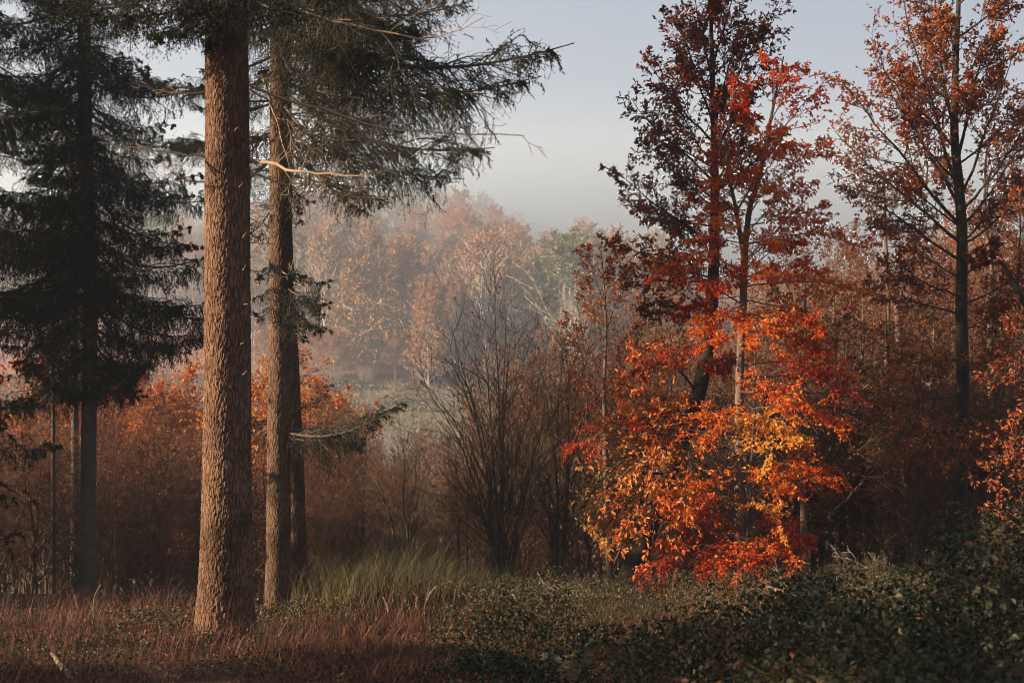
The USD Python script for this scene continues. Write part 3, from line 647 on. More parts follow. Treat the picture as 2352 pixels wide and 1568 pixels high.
# the leaning oak behind the beech
broadleaf('oak_tree', 'leaning dark oak whose mossy trunk bends up behind the glowing beech', [(1425, 1350), (1470, 1260), (1520, 1120), (1575, 990), (1610, 880), (1632, 740), (1640, 600), (1642, 450), (1640, 300), (1636, 150), (1632, 0), (1630, -120)], 23.5,
          [62, 52, 44, 38, 34, 30, 25, 20, 16, 12, 8, 4],
          [(560, 1420, 400, -.5, .25), (600, 1400, 560, -.8, .32), (640, 1440, 640, -.6, .35), (520, 1470, 480, .5, .22), (460, 1480, 330, -.3, .2), (420, 1450, 230, .4, .18), (380, 1530, 200, -.6, .22),
           (330, 1480, 130, .2, .18), (300, 1560, 60, -.4, .18), (420, 1720, 300, .6, .2), (360, 1760, 150, .5, .18), (300, 1700, 60, .4, .18), (260, 1790, 20, .3, .16), (200, 1580, -40, -.2, .18), (150, 1690, -60, .2, .18),
           (240, 1540, 20, .6, .18), (560, 1540, 520, 1.0, .3), (700, 1470, 720, .5, .32), (480, 1560, 400, -.9, .26), (640, 1510, 600, -1.2, .45)], 71, 'oak_leaf', .32, .085, n2=19, per=5, keep=.8, auto=(10, 440, -40, 1.5, .3))
# the greenish-orange oak boughs low on the leaning trunk
gF = rng(75)
tF = stage.GetPrimAtPath('/World/oak_tree'); tF = UsdGeom.Xform(tF); bF = P(1425, 1350, 23.5); tF.base = np.array(tF.GetPrim().GetAttribute('xformOp:translate').Get())
for u0, v0, u1, v1, y1, tn in [(1560, 1020, 1420, 880, 22, .35), (1575, 985, 1400, 1000, 21.6, .6), (1540, 1060, 1380, 1110, 21.2, .7), (1530, 1090, 1330, 1190, 21.6, .75), (1520, 1110, 1440, 1180, 20.6, .45), (1510, 1130, 1500, 1250, 20.2, .3),
                               (1520, 1110, 1560, 1200, 20.4, .45), (1500, 1160, 1370, 1250, 21, .7), (1550, 1040, 1500, 1080, 20.4, .5), (1560, 1010, 1590, 1100, 20.6, .5), (1480, 1230, 1400, 1210, 22, .55), (1590, 930, 1480, 960, 21.5, .55), (1600, 900, 1440, 830, 21.8, .3)]:
    b, tip = P(u0, v0, 23.5), P(u1, v1, y1); L = np.linalg.norm(tip - b)
    c = polyline([b, b * .6 + tip * .4 + [0, 0, .12 * L], tip], 12)
    put_limb(tF, c, (.010 + .008 * L) * np.linspace(1, .2, 12), gF, True, 'green_oak_leaf', tn, .10, 10, 7, 4, .4, trop=-.06, spread=.32, sag=.35, patch=.3, width=.55, single=23)

# the tall oak at right
broadleaf('oak_tree', 'tall red-brown oak at right with a straight dark trunk', [(2203, 1330), (2206, 1100), (2212, 900), (2208, 700), (2210, 560), (2202, 420), (2192, 300), (2195, 150), (2202, 0), (2208, -200)], 27.0,
          [40, 33, 29, 28, 26, 23, 19, 14, 9, 5],
          [(520, 1930, 190, -1, .3), (560, 1900, 300, -.5, .28), (600, 1950, 420, -1.2, .32), (480, 2000, 100, .8, .28), (440, 2060, 0, -.6, .3), (400, 2120, -60, .3, .3), (460, 2330, 120, -.6, .32), (520, 2370, 260, -.4, .3),
           (380, 2280, -20, .5, .3), (560, 2340, 420, .6, .28), (640, 2280, 560, -1, .3), (680, 2050, 600, -1.5, .4), (720, 2000, 660, .2, .36), (760, 2330, 690, -1.5, .4), (820, 2060, 830, -2.2, .45), (860, 2300, 800, -2, .5),
           (900, 2000, 920, -1.6, .42), (980, 2060, 1000, -2.6, .5), (1010, 2180, 1040, -3, .52), (1020, 2340, 1010, -2, .45), (300, 2140, 60, -.8, .3), (340, 2040, 180, -1.4, .32), (640, 2010, 520, 1.2, .28), (700, 2380, 600, .4, .3)], 81, 'oak_leaf', .38, .09, n2=19, per=6, keep=.85, auto=(18, 560, -60, 2.3, .38))
# others on the right
broadleaf('oak_tree', 'thin forked oak between the glowing beech and the tall right-hand oak', [(2035, 1300), (2040, 1100), (2036, 900), (2040, 700), (2034, 540), (2030, 400)], 33, [20, 17, 14, 11, 8, 4],
          [(700, 1900, 560, 0, .3), (660, 2140, 520, .5, .3), (800, 1930, 720, -1, .35), (760, 2130, 700, .6, .35), (900, 1960, 830, -.8, .38), (880, 2140, 860, -.8, .4), (560, 1960, 380, .3, .28), (520, 2100, 380, 0, .28), (980, 2000, 960, -1, .4)], 85, 'rust_leaf', .4, .085, n2=14, per=5, keep=.8, flat=.4, bark='thicket_bark')
broadleaf('oak_tree', 'thick shadowed trunk standing low behind the thin forked oak', [(2075, 1280), (2068, 1150), (2062, 1000), (2066, 850), (2060, 700)], 37, [46, 38, 30, 22, 12],
          [(1000, 1950, 920, 0, .3), (980, 2160, 900, .5, .3), (860, 2000, 760, 0, .35), (850, 2130, 740, 0, .35)], 86, 'rust_leaf', .35, .085, n2=13, per=5, keep=.75, bark='thicket_bark')
broadleaf('oak_tree', 'twin-stemmed slim oak behind the tall oak near the right edge', [(2272, 1300), (2276, 1000), (2274, 800), (2278, 640), (2262, 480), (2268, 330)], 32, [22, 18, 15, 12, 8, 4],
          [(820, 2310, 560, .2, .35), (700, 2350, 540, .3, .35), (760, 2200, 620, .6, .35), (900, 2360, 800, -.6, .42), (980, 2250, 900, -1, .42), (600, 2200, 420, .3, .3), (560, 2340, 380, .2, .3), (1020, 2350, 960, -1, .45)], 87, 'rust_leaf', .45, .085, n2=14, per=5, keep=.8, bark='thicket_bark')
broadleaf('oak_tree', 'dark limb leaning out of the right edge, with reddish leaves', [(2440, 1330), (2420, 1000), (2395, 800), (2350, 690), (2318, 630), (2298, 600)], 21, [44, 36, 28, 20, 15, 9],
          [(700, 2330, 760, -.8, .28), (760, 2280, 880, -1, .28), (820, 2330, 960, -1.2, .26), (900, 2300, 1060, -.8, .3), (960, 2240, 1120, -.6, .34), (1040, 2260, 1190, -1, .38), (900, 2360, 1100, -2, .28), (700, 2370, 560, 0, .4), (660, 2340, 440, .3, .3)], 88, 'oak_leaf', .45, .085, n2=11, per=4, keep=.6)
broadleaf('beech_tree', 'slender rust-leaved beech with a thin dark stem right of the glowing beech', [(1852, 1335), (1846, 1200), (1842, 1080), (1838, 960), (1850, 760), (1848, 620)], 25.5, [20, 16, 13, 11, 8, 4],
          [(1100, 1960, 1070, -.5, .5), (1160, 1930, 1140, -.6, .5), (960, 1960, 880, .3, .4), (1000, 1760, 900, .6, .3), (820, 1960, 720, .5, .3), (780, 1770, 660, .5, .3), (1060, 1760, 1010, .5, .3), (900, 1990, 900, 0, .45)], 89, 'rust_leaf', .4, .075, n2=11, per=4, keep=.7, flat=.7, trop=0, bark='thicket_bark')
broadleaf('oak_tree', 'slim dark red oak left of the leaning oak, topping out against the grey hill', [(1400, 1290), (1392, 1100), (1388, 900), (1392, 760), (1386, 640), (1380, 575)], 30, [18, 15, 12, 9, 6, 3],
          [(800, 1330, 640, 0, .3), (760, 1440, 620, 0, .3), (860, 1300, 740, 0, .35), (900, 1460, 760, .4, .3), (700, 1350, 570, 0, .25), (690, 1410, 575, 0, .25), (960, 1310, 850, 0, .4), (980, 1450, 880, 0, .35), (1060, 1330, 960, .4, .4)], 90, 'oak_leaf', .4, .085, n2=13, per=5, keep=.75, trop=.1, bark='thicket_bark')

# ------------------------------------------------------------------ the many-stemmed bare hazels
def hazel(label, u0, v0, y, stems, seed, top, bark='hazel_bark', leaf='rust_leaf', keep=.12, n2=14):
    g = rng(seed)
    base = P(u0, v0, y); base[2] = gz(base[0], y)
    t = thing('hazel_bush', label, 'bush', loc=base)
    for i in range(stems):
        f = (i + .5) / stems * 2 - 1 + g.normal(0, .08)
        tip = P(u0 + f * top[0] + g.normal(0, 15), top[1] + abs(f) ** 1.6 * top[2] + g.normal(0, 25), y + g.normal(0, .7))
        b = base + [f * .13 + g.normal(0, .03), g.normal(0, .10), -.1]
        L = np.linalg.norm(tip - b)
        m = b * .62 + tip * .38 + np.array([-f * .085 * L, g.normal(0, .1), .03 * L])
        c = polyline([b, m, tip], 16); c[1:-1] += np.cumsum(g.normal(0, .022, (14, 3)), 0)
        R = np.interp(np.linspace(0, 1, 16), [0, .5, 1], [.030 + .016 * g.random(), .018, .004])
        wood, lv = Geo(), Geo()
        wood.add(*tubes(c[None], R[None], 8))
        p2, r2 = spawn(g, c[None], R[None], int(n2 * 1.25), .15, 1.0, .32, lambda q: 1.25 - .75 * q, .62, 7, .05, .12, .55, .3, rmin=.0035)
        p3, r3 = spawn(g, p2, r2, 8, .15, 1.0, .45, lambda q: 1.2 - .6 * q, .65, 5, .03, .14, .6, .5, rmin=.0026)
        wood.add(*tubes(p2, r2, 5)); wood.add(*tubes(p3, r3, 3))
        w = wood.put(t, 'stem', bark, base, smooth=True)
        add_leaves(lv, g, p3, 3, .06, .5, keep=keep)
        lv.put(w, 'leaves', leaf, base)
hazel('big bare many-stemmed hazel fanning out in the middle of the thicket', 1152, 1320, 24.5, 13, 91, (235, 720, 210), keep=.22)
hazel('smaller many-stemmed hazel close to the right of the big bare one', 1290, 1320, 27, 8, 92, (150, 760, 160), keep=.3, n2=11)
hazel('low thin-stemmed hazel behind the tall grass left of the big bare one', 930, 1320, 28, 6, 93, (110, 1010, 80), keep=.3, n2=9)

# ------------------------------------------------------------------ thicket and hill trees: prototypes and instances
def broad_proto(name, H, seed, stems, bark, leaf, leafsize, per, keep, n1, n2, n3, spread, tint=.5, trunk_r=.02, crown0=.2, trop=.08, ang=.7, flat=.2, lean=.1, hexa=False, n3per=None, sides=5, rm=.003, fork=1.0):
    g = rng(seed)
    x = proto(name)
    wood, lv = Geo(), Geo()
    cs = []
    for i in range(stems):
        a = g.random() * 6.28; o = np.array([math.cos(a), math.sin(a), 0])
        l = (lean * (.4 + g.random())) * H
        hh = H * (.75 + .25 * g.random()) if stems > 1 else H
        c = polyline([o * .06 * (stems > 1) + [0, 0, -.04 * H], o * (.3 * l) + [0, 0, .45 * hh], o * l + [0, 0, hh]], 14)
        c[1:] += np.cumsum(g.normal(0, .007 * H, (13, 3)) * [1, 1, .2], 0)
        cs.append(c)
    c = np.array(cs)
    R = H * trunk_r * np.interp(np.linspace(0, 1, 14), [0, .1, .6, 1], [1.2, 1, .6, .12])[None] * np.ones((stems, 1)) / (1 + .25 * (stems - 1))
    wood.add(*tubes(c, np.maximum(R, rm), 8))
    p1, r1 = spawn(g, c, R, n1, crown0, 1.0, spread, lambda q: np.clip(1.3 - 1.0 * q, .25, 1.1) * fork, ang, 7, trop, .12, .6, .25, flat=flat, rmin=rm)
    p2, r2 = spawn(g, p1, r1, n2, .2, 1.0, .45, lambda q: 1.2 - .6 * q, ang, 5, trop, .14, .6, .35, flat=flat, rmin=rm * .9)
    wood.add(*tubes(p1, r1, sides)); wood.add(*tubes(p2, r2, 3))
    src = p2
    if n3:
        p3, r3 = spawn(g, p2, r2, n3, .2, 1.0, .5, None, ang, 4, trop * .5, .15, .6, .6, flat=flat, rmin=rm * .8)
        wood.add(*tubes(p3, r3, 3)); src = p3
    add_leaves(lv, g, src, per, leafsize, tint, keep=keep, hexa=hexa, freq=3.0 / H, patch=.3)
    w = wood.put(x, 'trunk', bark)
    lv.put(x, 'crown', leaf)
    return x.GetPath(), H

def instance(name, label, cat, group, pr, loc, height, rot, wide=1.0):
    path, H = pr
    s = height / H
    x = UsdGeom.Xform.Define(stage, numbered('/World', name))
    x.AddTranslateOp().Set(Gf.Vec3d(*map(float, loc)))
    x.AddRotateZOp().Set(float(rot))
    x.AddScaleOp().Set(Gf.Vec3f(float(s * wide), float(s * wide), float(s)))
    x.GetPrim().GetReferences().AddInternalReference(path)
    x.GetPrim().SetInstanceable(True)
    tag(x.GetPrim(), label, cat, group)

RUST = [broad_proto('rust_sapling', 5, 600 + i, 3 if i % 2 else 2, 'thicket_bark', 'rust_leaf', .07, 3, .7, 14, 10, 4, .42, .42, .011, .12, .05, .8, .5) for i in range(3)]
BARE = [broad_proto('bare_sapling', 5, 610 + i, 3, 'thicket_bark', 'rust_leaf', .06, 3, .5, 16, 9, 4, .38, .5, .010, .15, .06, .75, .1) for i in range(3)]
ORAN = [broad_proto('orange_sapling', 5, 620 + i, 3, 'thicket_bark', 'orange_leaf', .10, 4, .85, 11, 8, 4, .40, .45, .011, .10, .07, .7, .3) for i in range(2)]
TALL = [broad_proto('thin_tree', 9, 630 + i, 1, 'thicket_bark', 'rust_leaf', .075, 4, .75, 32, 9, 5, .24, .45, .0085, .22, .03, .9, .5, lean=.06) for i in range(4)]
BRUSH = [broad_proto('brush', 3, 640 + i, 7, 'hill_bark', 'brush_leaf', .10, 3, .5, 9, 7, 0, .45, .5, .012, .1, .08, .6, .1, lean=.3, rm=.008) for i in range(3)]

g = rng(700)
def top_v(u):
    return np.interp(u, [-100, 0, 250, 450, 600, 760, 860, 1000, 1120, 1300, 1450, 1700, 1900, 2100, 2400], [870, 890, 900, 890, 860, 930, 1040, 1060, 900, 800, 740, 760, 640, 560, 560])
def where(u):
    for lim, w in ((200, 'left of the dark spruce trunk'), (480, 'between dark spruce and biggest trunk'), (700, 'behind the conifer pair'), (1000, 'behind the tall grass'), (1230, 'around the big hazel'),
                   (1420, 'right of the big hazel'), (1700, 'behind the leaning oak'), (1870, 'right of the beech trunk'), (2030, 'left of the forked oak'), (2200, 'just left of the tall oak'), (2290, 'just right of the tall oak')):
        if u < lim:
            return w
    return 'by the right edge'
def thicket(n, u0, u1, y0, y1, protos_, name, label, group, over=(-30, 120), wide=(.8, 1.2), seed=0, minh=1.0, maxh=14):
    g = rng(700 + seed)
    for i in range(n):
        u = u0 + (u1 - u0) * (i + g.random()) / n
        y = y0 + (y1 - y0) * g.random() ** 1.2
        x = (u - 1176) / FPX * y
        z = float(gz(x, y)) - .05
        vt = top_v(u) + over[0] + (over[1] - over[0]) * g.random()
        H = np.clip(P(u, vt, y)[2] - z, minh, maxh)
        lab = f"{'low' if H < 3.2 else 'tall' if H > 6.5 else 'mid-height'} {label} {where(u)}"
        instance(name, lab, 'bush' if H < 3 else 'tree', lab + ' (' + group + ')', protos_[i % len(protos_)], (x, y, z), H, g.random() * 360, wide[0] + (wide[1] - wide[0]) * g.random())
thicket(26, -80, 470, 28, 38, RUST, 'beech_sapling', 'shaded rust-leaved sapling', 'shaded saplings of the left thicket', seed=1, over=(40, 260))
thicket(16, -60, 480, 34, 46, BARE, 'bare_sapling', 'twiggy shaded sapling', 'twiggy saplings of the left thicket', seed=2, over=(20, 200))
thicket(13, 0, 480, 44, 60, ORAN, 'orange_sapling', 'sunlit orange sapling', 'orange saplings of the left thicket', seed=3, over=(-40, 60))
thicket(9, 570, 790, 42, 56, ORAN, 'orange_sapling', 'bright orange sapling', 'orange saplings behind the conifer pair', seed=4, over=(-20, 80))
thicket(12, 570, 900, 28, 38, RUST, 'beech_sapling', 'rust-leaved sapling', 'rust saplings right of the conifer pair', seed=5, over=(120, 320))
thicket(14, 700, 1120, 28, 44, BARE, 'bare_sapling', 'thin dark-stemmed sapling', 'bare saplings left of the big hazel', seed=6, over=(-60, 160), wide=(.6, .9))
thicket(12, 900, 1450, 29, 40, RUST, 'beech_sapling', 'dull rust-leaved sapling', 'rust saplings under the hazels', seed=7, over=(180, 420))
thicket(14, 1100, 1500, 32, 50, BARE, 'bare_sapling', 'twiggy few-leaved sapling', 'bare saplings right of the big hazel', seed=8, over=(-80, 140))
thicket(64, 1450, 2420, 29, 46, TALL, 'thin_tree', 'thin dark tree with sparse rust leaves', 'thin trees of the right thicket', seed=9, over=(-130, 420), wide=(.8, 1.2))
thicket(26, 1420, 2420, 28, 36, RUST, 'beech_sapling', 'red-brown leafy sapling', 'rust saplings of the right thicket', seed=10, over=(300, 560))
thicket(24, 1500, 2420, 42, 70, BARE, 'bare_sapling', 'bare twiggy sapling deep in the wood', 'bare saplings of the right thicket', seed=11, over=(-80, 200))
thicket(40, 760, 1480, 60, 150, BRUSH, 'brush_shrub', 'pinkish brown shrub on the far slope', 'shrubs of the open slope', seed=12, over=(0, 120), maxh=4.5, wide=(1.2, 1.9), minh=2.2)
thicket(80, 700, 1320, 140, 206, BRUSH, 'brush_shrub', 'pinkish shrub before the far meadow', 'shrubs before the meadow', seed=15, over=(-80, 60), maxh=5.0, wide=(1.2, 1.9), minh=2.6)
thicket(26, -100, 800, 62, 120, BRUSH, 'brush_shrub', 'brown shrub on the slope beyond', 'shrubs behind the left thicket', seed=13, over=(0, 120), maxh=6, wide=(1.2, 1.9), minh=2.2)
thicket(22, 1480, 2420, 70, 140, BRUSH, 'brush_shrub', 'brown shrub glimpsed far off', 'shrubs behind the right thicket', seed=14, over=(0, 120), maxh=7, wide=(1.2, 1.9), minh=2.5)

SHRUB = [broad_proto('green_shrub', 1.3, 650 + i, 5, 'thicket_bark', 'bramble_leaf', .05, 5, .85, 10, 7, 0, .42, .55, .012, .08, .06, .7, .1, lean=.3, rm=.0025, hexa=False) for i in range(2)]
g = rng(690)
for i in range(22):
    u = 1180 + 1230 * (i + g.random()) / 22; y = 16 + 9 * g.random(); x = (u - 1176) / FPX * y
    if 1370 < u < 1900: continue
    instance('green_shrub', 'small dark leafy shrub along the far edge of the brambles at right', 'bush', 'small shrubs in the brambles', SHRUB[i % 2], (x, y, gz(x, y)), .5 + .6 * g.random(), g.random() * 360, 1.1)

for u, y, hh, lab in [(2215, 11.5, .95, 'dark leafy bramble mound low at the right, left of the two at the edge'), (2300, 10.0, 1.15, 'dark leafy bramble mound nearest the right edge'), (2360, 13.0, 1.5, 'taller dark leafy bramble mound cut by the right edge'), (2120, 14, .8, 'small dark leafy bramble mound in front of the tall oak')]:
    x = (u - 1176) / FPX * y
    instance('bramble_bush', lab, 'bush', None, SHRUB[0], (x, y, gz(x, y)), hh, u % 360, 1.25)

# hill trees
ROUND = [broad_proto('round_tree', 22, 800 + i, 1, 'hill_bark', 'hill_leaf', .44, 34, .85, 30, 10, 0, .48, .35 + .15 * i, .016, .35, .10, .75, .0, lean=.04, rm=.05, sides=4) for i in range(4)]
PALE = [broad_proto('pale_tree', 25, 810 + i, 1, 'hill_bark', 'hill_leaf', .42, 10, .8, 18, 8, 3, .42, .3 + .2 * i, .013, .38, .14, .45, .0, lean=.08, rm=.055, sides=4) for i in range(3)]
BUSHY = [broad_proto('bushy_tree', 15, 820 + i, 1, 'hill_bark', 'hill_leaf', .42, 20, .85, 44, 7, 0, .30, .75, .014, .08, .03, .9, .0, lean=.04, rm=.04, sides=4) for i in range(2)]
GREEN = [broad_proto('green_tree', 20, 830, 1, 'hill_bark', 'hill_green_leaf', .5, 26, .85, 30, 10, 0, .44, .5, .016, .25, .08, .75, .0, lean=.04, rm=.05, sides=4)]
PINK = [broad_proto('pink_tree', 20, 840, 1, 'hill_bark', 'pink_leaf', .42, 20, .8, 26, 9, 0, .42, .5, .015, .3, .14, .6, .0, lean=.04, rm=.05, sides=4)]
WINTER = [broad_proto('leafless_tree', 20, 850 + i, 1, 'hill_bark', 'brush_leaf', .3, 2, .25, 18, 8, 5, .48, .5, .016, .28, .06, .65, .0, lean=.04, rm=.045, sides=4) for i in range(2)]
YEL = [broad_proto('yellow_bush', 5, 860, 4, 'hill_bark', 'yellow_leaf', .22, 6, .9, 12, 8, 0, .42, .6, .012, .1, .08, .7, .1, rm=.012)]

def hill_tree(name, label, group, pr, u, vtop, y, hmin=8, hmax=32, wide=1.0, rot=None, seed=0):
    x = (u - 1176) / FPX * y
    z = float(gz(x, y)) - .3
    H = float(np.clip(P(u, vtop, y)[2] - z, hmin, hmax))
    instance(name, label, 'tree', group, pr, (x, y, z), H, rng(int(u * 7 + y)).random() * 360 if rot is None else rot, wide)

# the ones that can be told apart
hill_tree('beech_tree', 'pale forked beech with a white trunk at the foot of the hill', None, PALE[0], 868, 560, 286, hmax=34, wide=1.25)
hill_tree('beech_tree', 'leaning pale beech right of the forked one at the foot of the hill', None, PALE[1], 935, 590, 292, hmax=32)
hill_tree('bushy_tree', 'tawny bushy tree, ragged down to the ground, below the hill wood', None, BUSHY[0], 985, 665, 262, hmax=26, wide=.95)
hill_tree('leafless_tree', 'round leafless tree alone on the skyline of the hill', None, WINTER[0], 1180, 498, 720, wide=1.25)
hill_tree('leafless_tree', 'fainter leafless tree on the skyline, right of the round one', None, WINTER[1], 1285, 532, 860, wide=1.1)
hill_tree('red_tree', 'pinkish red tree in the middle of the hill wood', None, PINK[0], 1150, 632, 360, hmax=26, wide=1.1)
hill_tree('red_tree', 'smaller pinkish tree right of the pinkish red one', None, PINK[0], 1265, 628, 390, hmax=24, wide=1.1)
hill_tree('larch_tree', 'bare straight pole of a dead larch before the hill, right of the hazel tops', None, WINTER[1], 1295, 585, 170, hmax=26, wide=.35)
x, y = (1078 - 1176) / FPX * 205, 205; instance('yellow_bush', 'bright golden bush on the far meadow behind the big bare hazel', 'bush', None, YEL[0], (x, y, gz(x, y)), 6.0, 30, 1.3)
for u, y, hh, lab in [(985, 120, 4.2, 'pale yellow-green shrub right of the dark low conifer bough'), (1010, 132, 5.0, 'taller pale yellow shrub at the edge of the meadow')]:
    x = (u - 1176) / FPX * y; zt = P(u, 880 if hh > 4.5 else 900, y)[2]; instance('yellow_bush', lab, 'bush', None, YEL[0], (x, y, gz(x, y)), 4.0 if hh < 4.5 else 6.0, 70, .5)

g = rng(900)
rows = [(274, 7, 0, 0), (283, 30, 0, 0), (296, 26, 0, 0), (314, 24, 0, 0), (334, 24, 0, 0), (357, 24, 0, 0), (384, 24, 0, 0), (415, 25, 0, 0), (450, 25, 0, 0), (492, 26, 0, 0), (545, 27, 0, 0), (610, 28, 0, 0), (690, 30, 0, 0), (790, 32, 0, 0), (880, 34, 0, 0)]
for ri, (y, n, a, b) in enumerate(rows):
    for i in range(n):
        u = -60 + 1560 * (i + .15 + .7 * g.random()) / n + (30 if ri % 2 else 0)
        yy = y * (1 + .05 * g.normal())
        if ri > 9 and u > 1050 + 120 * g.random():
            continue
        if ri < 5 and u < 560 or ri < 3 and u < 700 and g.random() < .4:      # trees left out at left to let the low sun reach the slope foot
            continue
        if ri < 3 and 840 < u < 960:
            continue
        x = (u - 1176) / FPX * yy; z = float(gz(x, yy)) - .3
        H = (12 if ri == 0 else 25 if ri < 6 else 24) * (.75 + .5 * g.random())
        k = g.random()
        far = ' high on the misty hill' if ri > 6 else (' on the mid hill' if ri > 3 else ' at the hill foot')
        zone = 'upper' if ri > 6 else ('middle' if ri > 3 else 'lower')
        if ri in (1, 2): k = .42 + .4 * k
        if k < .38:
            pr, nm, lab = ROUND[int(g.integers(4))], 'orange_tree', 'round orange-brown tree'
        elif k < .66:
            pr, nm, lab = PALE[int(g.integers(3))], 'pale_tree', 'thin pale-stemmed tree with rusty top'
        elif k < .78:
            pr, nm, lab = BUSHY[int(g.integers(2))], 'tawny_tree', 'tawny bushy tree'
        elif k < .91:
            pr, nm, lab = GREEN[0], 'olive_tree', 'dull green broad tree'
            nm = 'green_tree'
        else:
            pr, nm, lab = WINTER[int(g.integers(2))], 'leafless_tree', 'greyish leafless tree'; H *= .9
        hw = ' left of the biggest trunk' if u < 470 else ' behind the conifer pair' if u < 700 else ' left of the forked beech' if u < 860 else ' right of the forked beech' if u < 1000 else ' above the big hazel' if u < 1250 else ' by the leaning oak'
        instance(nm, lab + far + hw, 'tree', f'{lab}s of the {zone} hill{hw}', pr, (x, yy, z), H, g.random() * 360, 1.0 + .4 * g.random())
for i, u in enumerate([600, 640, 690, 725, 760, 795, 825, 905, 950, 1015, 1050, 1095, 1140, 1190, 1240]):
    yy = 268 + 14 * g.random(); x = (u - 1176) / FPX * yy; z = float(gz(x, yy)) - .3; near = 'behind the conifer pair' if u < 700 else 'left of the forked beech' if u < 860 else 'right of the forked beech' if u < 1000 else 'above the big hazel'
    instance('tawny_tree', 'short tawny tree fringing the wood edge ' + near, 'tree', 'short trees along the wood edge ' + near, (BUSHY + ROUND[:2])[i % 4], (x, yy, z), 6.5 + 5.5 * g.random(), g.random() * 360, 1.25)
# right of the view: trees across the valley glimpsed through the thicket
for i in range(26):
    u = 1500 + 920 * (i + g.random()) / 26; yy = 260 + 240 * g.random()
    x = (u - 1176) / FPX * yy; z = float(gz(x, yy)) - .3
    instance('orange_tree', 'brownish far tree glimpsed through the right-hand thicket', 'tree', 'far trees behind the right thicket', ROUND[i % 4], (x, yy, z), 15 * (.7 + .6 * g.random()), g.random() * 360, 1.0)
# shrubs at the foot of the hill
for i in range(84):
    u = 560 + 880 * (i + g.random()) / 84; yy = 236 + 66 * g.random()
    x = (u - 1176) / FPX * yy; z = float(gz(x, yy)) - .2
    if 860 < u < 960 and g.random() < .6: continue
    instance('brush_shrub', 'rusty shrub along the edge between the meadow and the hill wood', 'bush', 'shrubs at the wood edge', BRUSH[i % 3], (x, yy, z), 2.5 + 3 * g.random(), g.random() * 360, 1.2)

# ------------------------------------------------------------------ ground cover
def blades(g, pos, H, w, lean, tint, spread=.2):
    n = len(pos)
    a = g.random(n) * 6.28
    d = np.stack([np.cos(a), np.sin(a), 0 * a], 1)
    Hh = (H * (.5 + .7 * g.random(n)))[:, None]
    le = (lean * (.3 + g.random(n)))[:, None]
    s = np.stack([-np.sin(a + .7), np.cos(a + .7), 0 * a], 1) * w
    m = pos + d * Hh * le * .35 + [0, 0, 1] * Hh * .6
    tip = pos + d * Hh * le + [0, 0, 1] * Hh * (1 - le * .35)
    v = np.stack([pos - s, pos + s, m - s * .7, m + s * .7, tip], 1).reshape(-1, 3)
    f = np.array([[0, 1, 3], [0, 3, 2], [2, 3, 4]])
    return v, (f[None] + (np.arange(n) * 5)[:, None, None]).reshape(-1, 3), np.repeat(np.clip(tint + g.normal(0, spread, n), 0, 1), 5)

def scatter(g, n, x0, x1, y0, y1, f):
    x = x0 + (x1 - x0) * g.random(n); y = y0 + (y1 - y0) * g.random(n)
    q = np.stack([x, y, 0 * x], 1)
    m = g.random(n) < f(x, y, q)
    x, y = x[m], y[m]
    return np.stack([x, y, gz(x, y)], 1)

g = rng(1000)
grassy = lambda x, y, q: np.clip((fbm(q * .6, 3, 61) - .38) * 5, .05, 1) * sstep(.5, -1.0, x + .12 * (y - 10)) * sstep(17.5, 14.5, y)
geo = Geo()
pos = scatter(g, 60000, -8, 1.5, 8.5, 17, grassy)
k = fbm(pos * 1.1, 3, 66) > .5
geo.add(*blades(g, pos[k], .28, .003, 1.0, .30, .27))
geo.add(*blades(g, pos[~k], .13, .003, 1.2, .22, .2))
pos = scatter(g, 36000, -9, 9, 10.6, 24, lambda x, y, q: np.clip((fbm(q * .7, 3, 62) - .52) * 5, .02, .7))
geo.add(*blades(g, pos, .46, .003, .8, .5, .25))
m = geo.put(None, 'grass', 'dry_grass'); tag(m.GetPrim(), 'dry reddish grass carpeting the ground around the biggest trunk', 'grass', kind='stuff')

def bramble_height(x, y, q):
    h = .06 + .80 * sstep(.42, .68, fbm(q * .62, 3, 71))
    h *= 1 - .85 * sstep(.2, -1.2, x + .1 * (y - 10)) * sstep(15.5, 13.5, y)       # the grass by the trunk stays open
    h += .35 * sstep(2.2, 4.2, x) * sstep(12, 8, y)                                # the mound at right
    h *= 1 - .35 * sstep(14, 18, y)
    h *= 1 - .7 * np.exp(-((x + 4.4) / 1.3) ** 2) * sstep(14.5, 16, y) * sstep(24, 22, y)
    h *= .45 + 1.15 * fbm(q * .3 + 7, 2, 76)
    clear = np.exp(-(((x - .62) / .62) ** 2 + ((y - 9.6) / 1.3) ** 2) ** 2)
    return h * (1 - .97 * clear)
def bramble(g, n, x0, x1, y0, y1, size, hexa, thin=1.0):
    x = x0 + (x1 - x0) * g.random(n); y = y0 + (y1 - y0) * g.random(n)
    q = np.stack([x, y, 0 * x], 1)
    h = bramble_height(x, y, q)
    m = g.random(n) < np.clip(h * 2.4 - .1, .05, 1) * thin
    x, y, q, h = x[m], y[m], q[m], h[m]
    lump = .35 + 1.3 * (fbm(q * 2.0, 3, 73) - .15)
    z = gz(x, y) + h * lump * (1 - .75 * g.random(len(x)) ** 2)
    pos = np.stack([x, y, z], 1)
    tan = unit(g.normal(0, 1, pos.shape) * [1, 1, .3])
    tint = np.clip(.44 + 1.0 * (fbm(q * .8, 3, 74) - .5) + g.normal(0, .16, len(x)) + .35 * (g.random(len(x)) < .06), 0, 1)
    v, f = leaves(g, pos, tan, size, .72, up=.55, droop=.15, hexa=hexa)
    return v, f, np.repeat(tint, 6 if hexa else 4)
g = rng(1100)
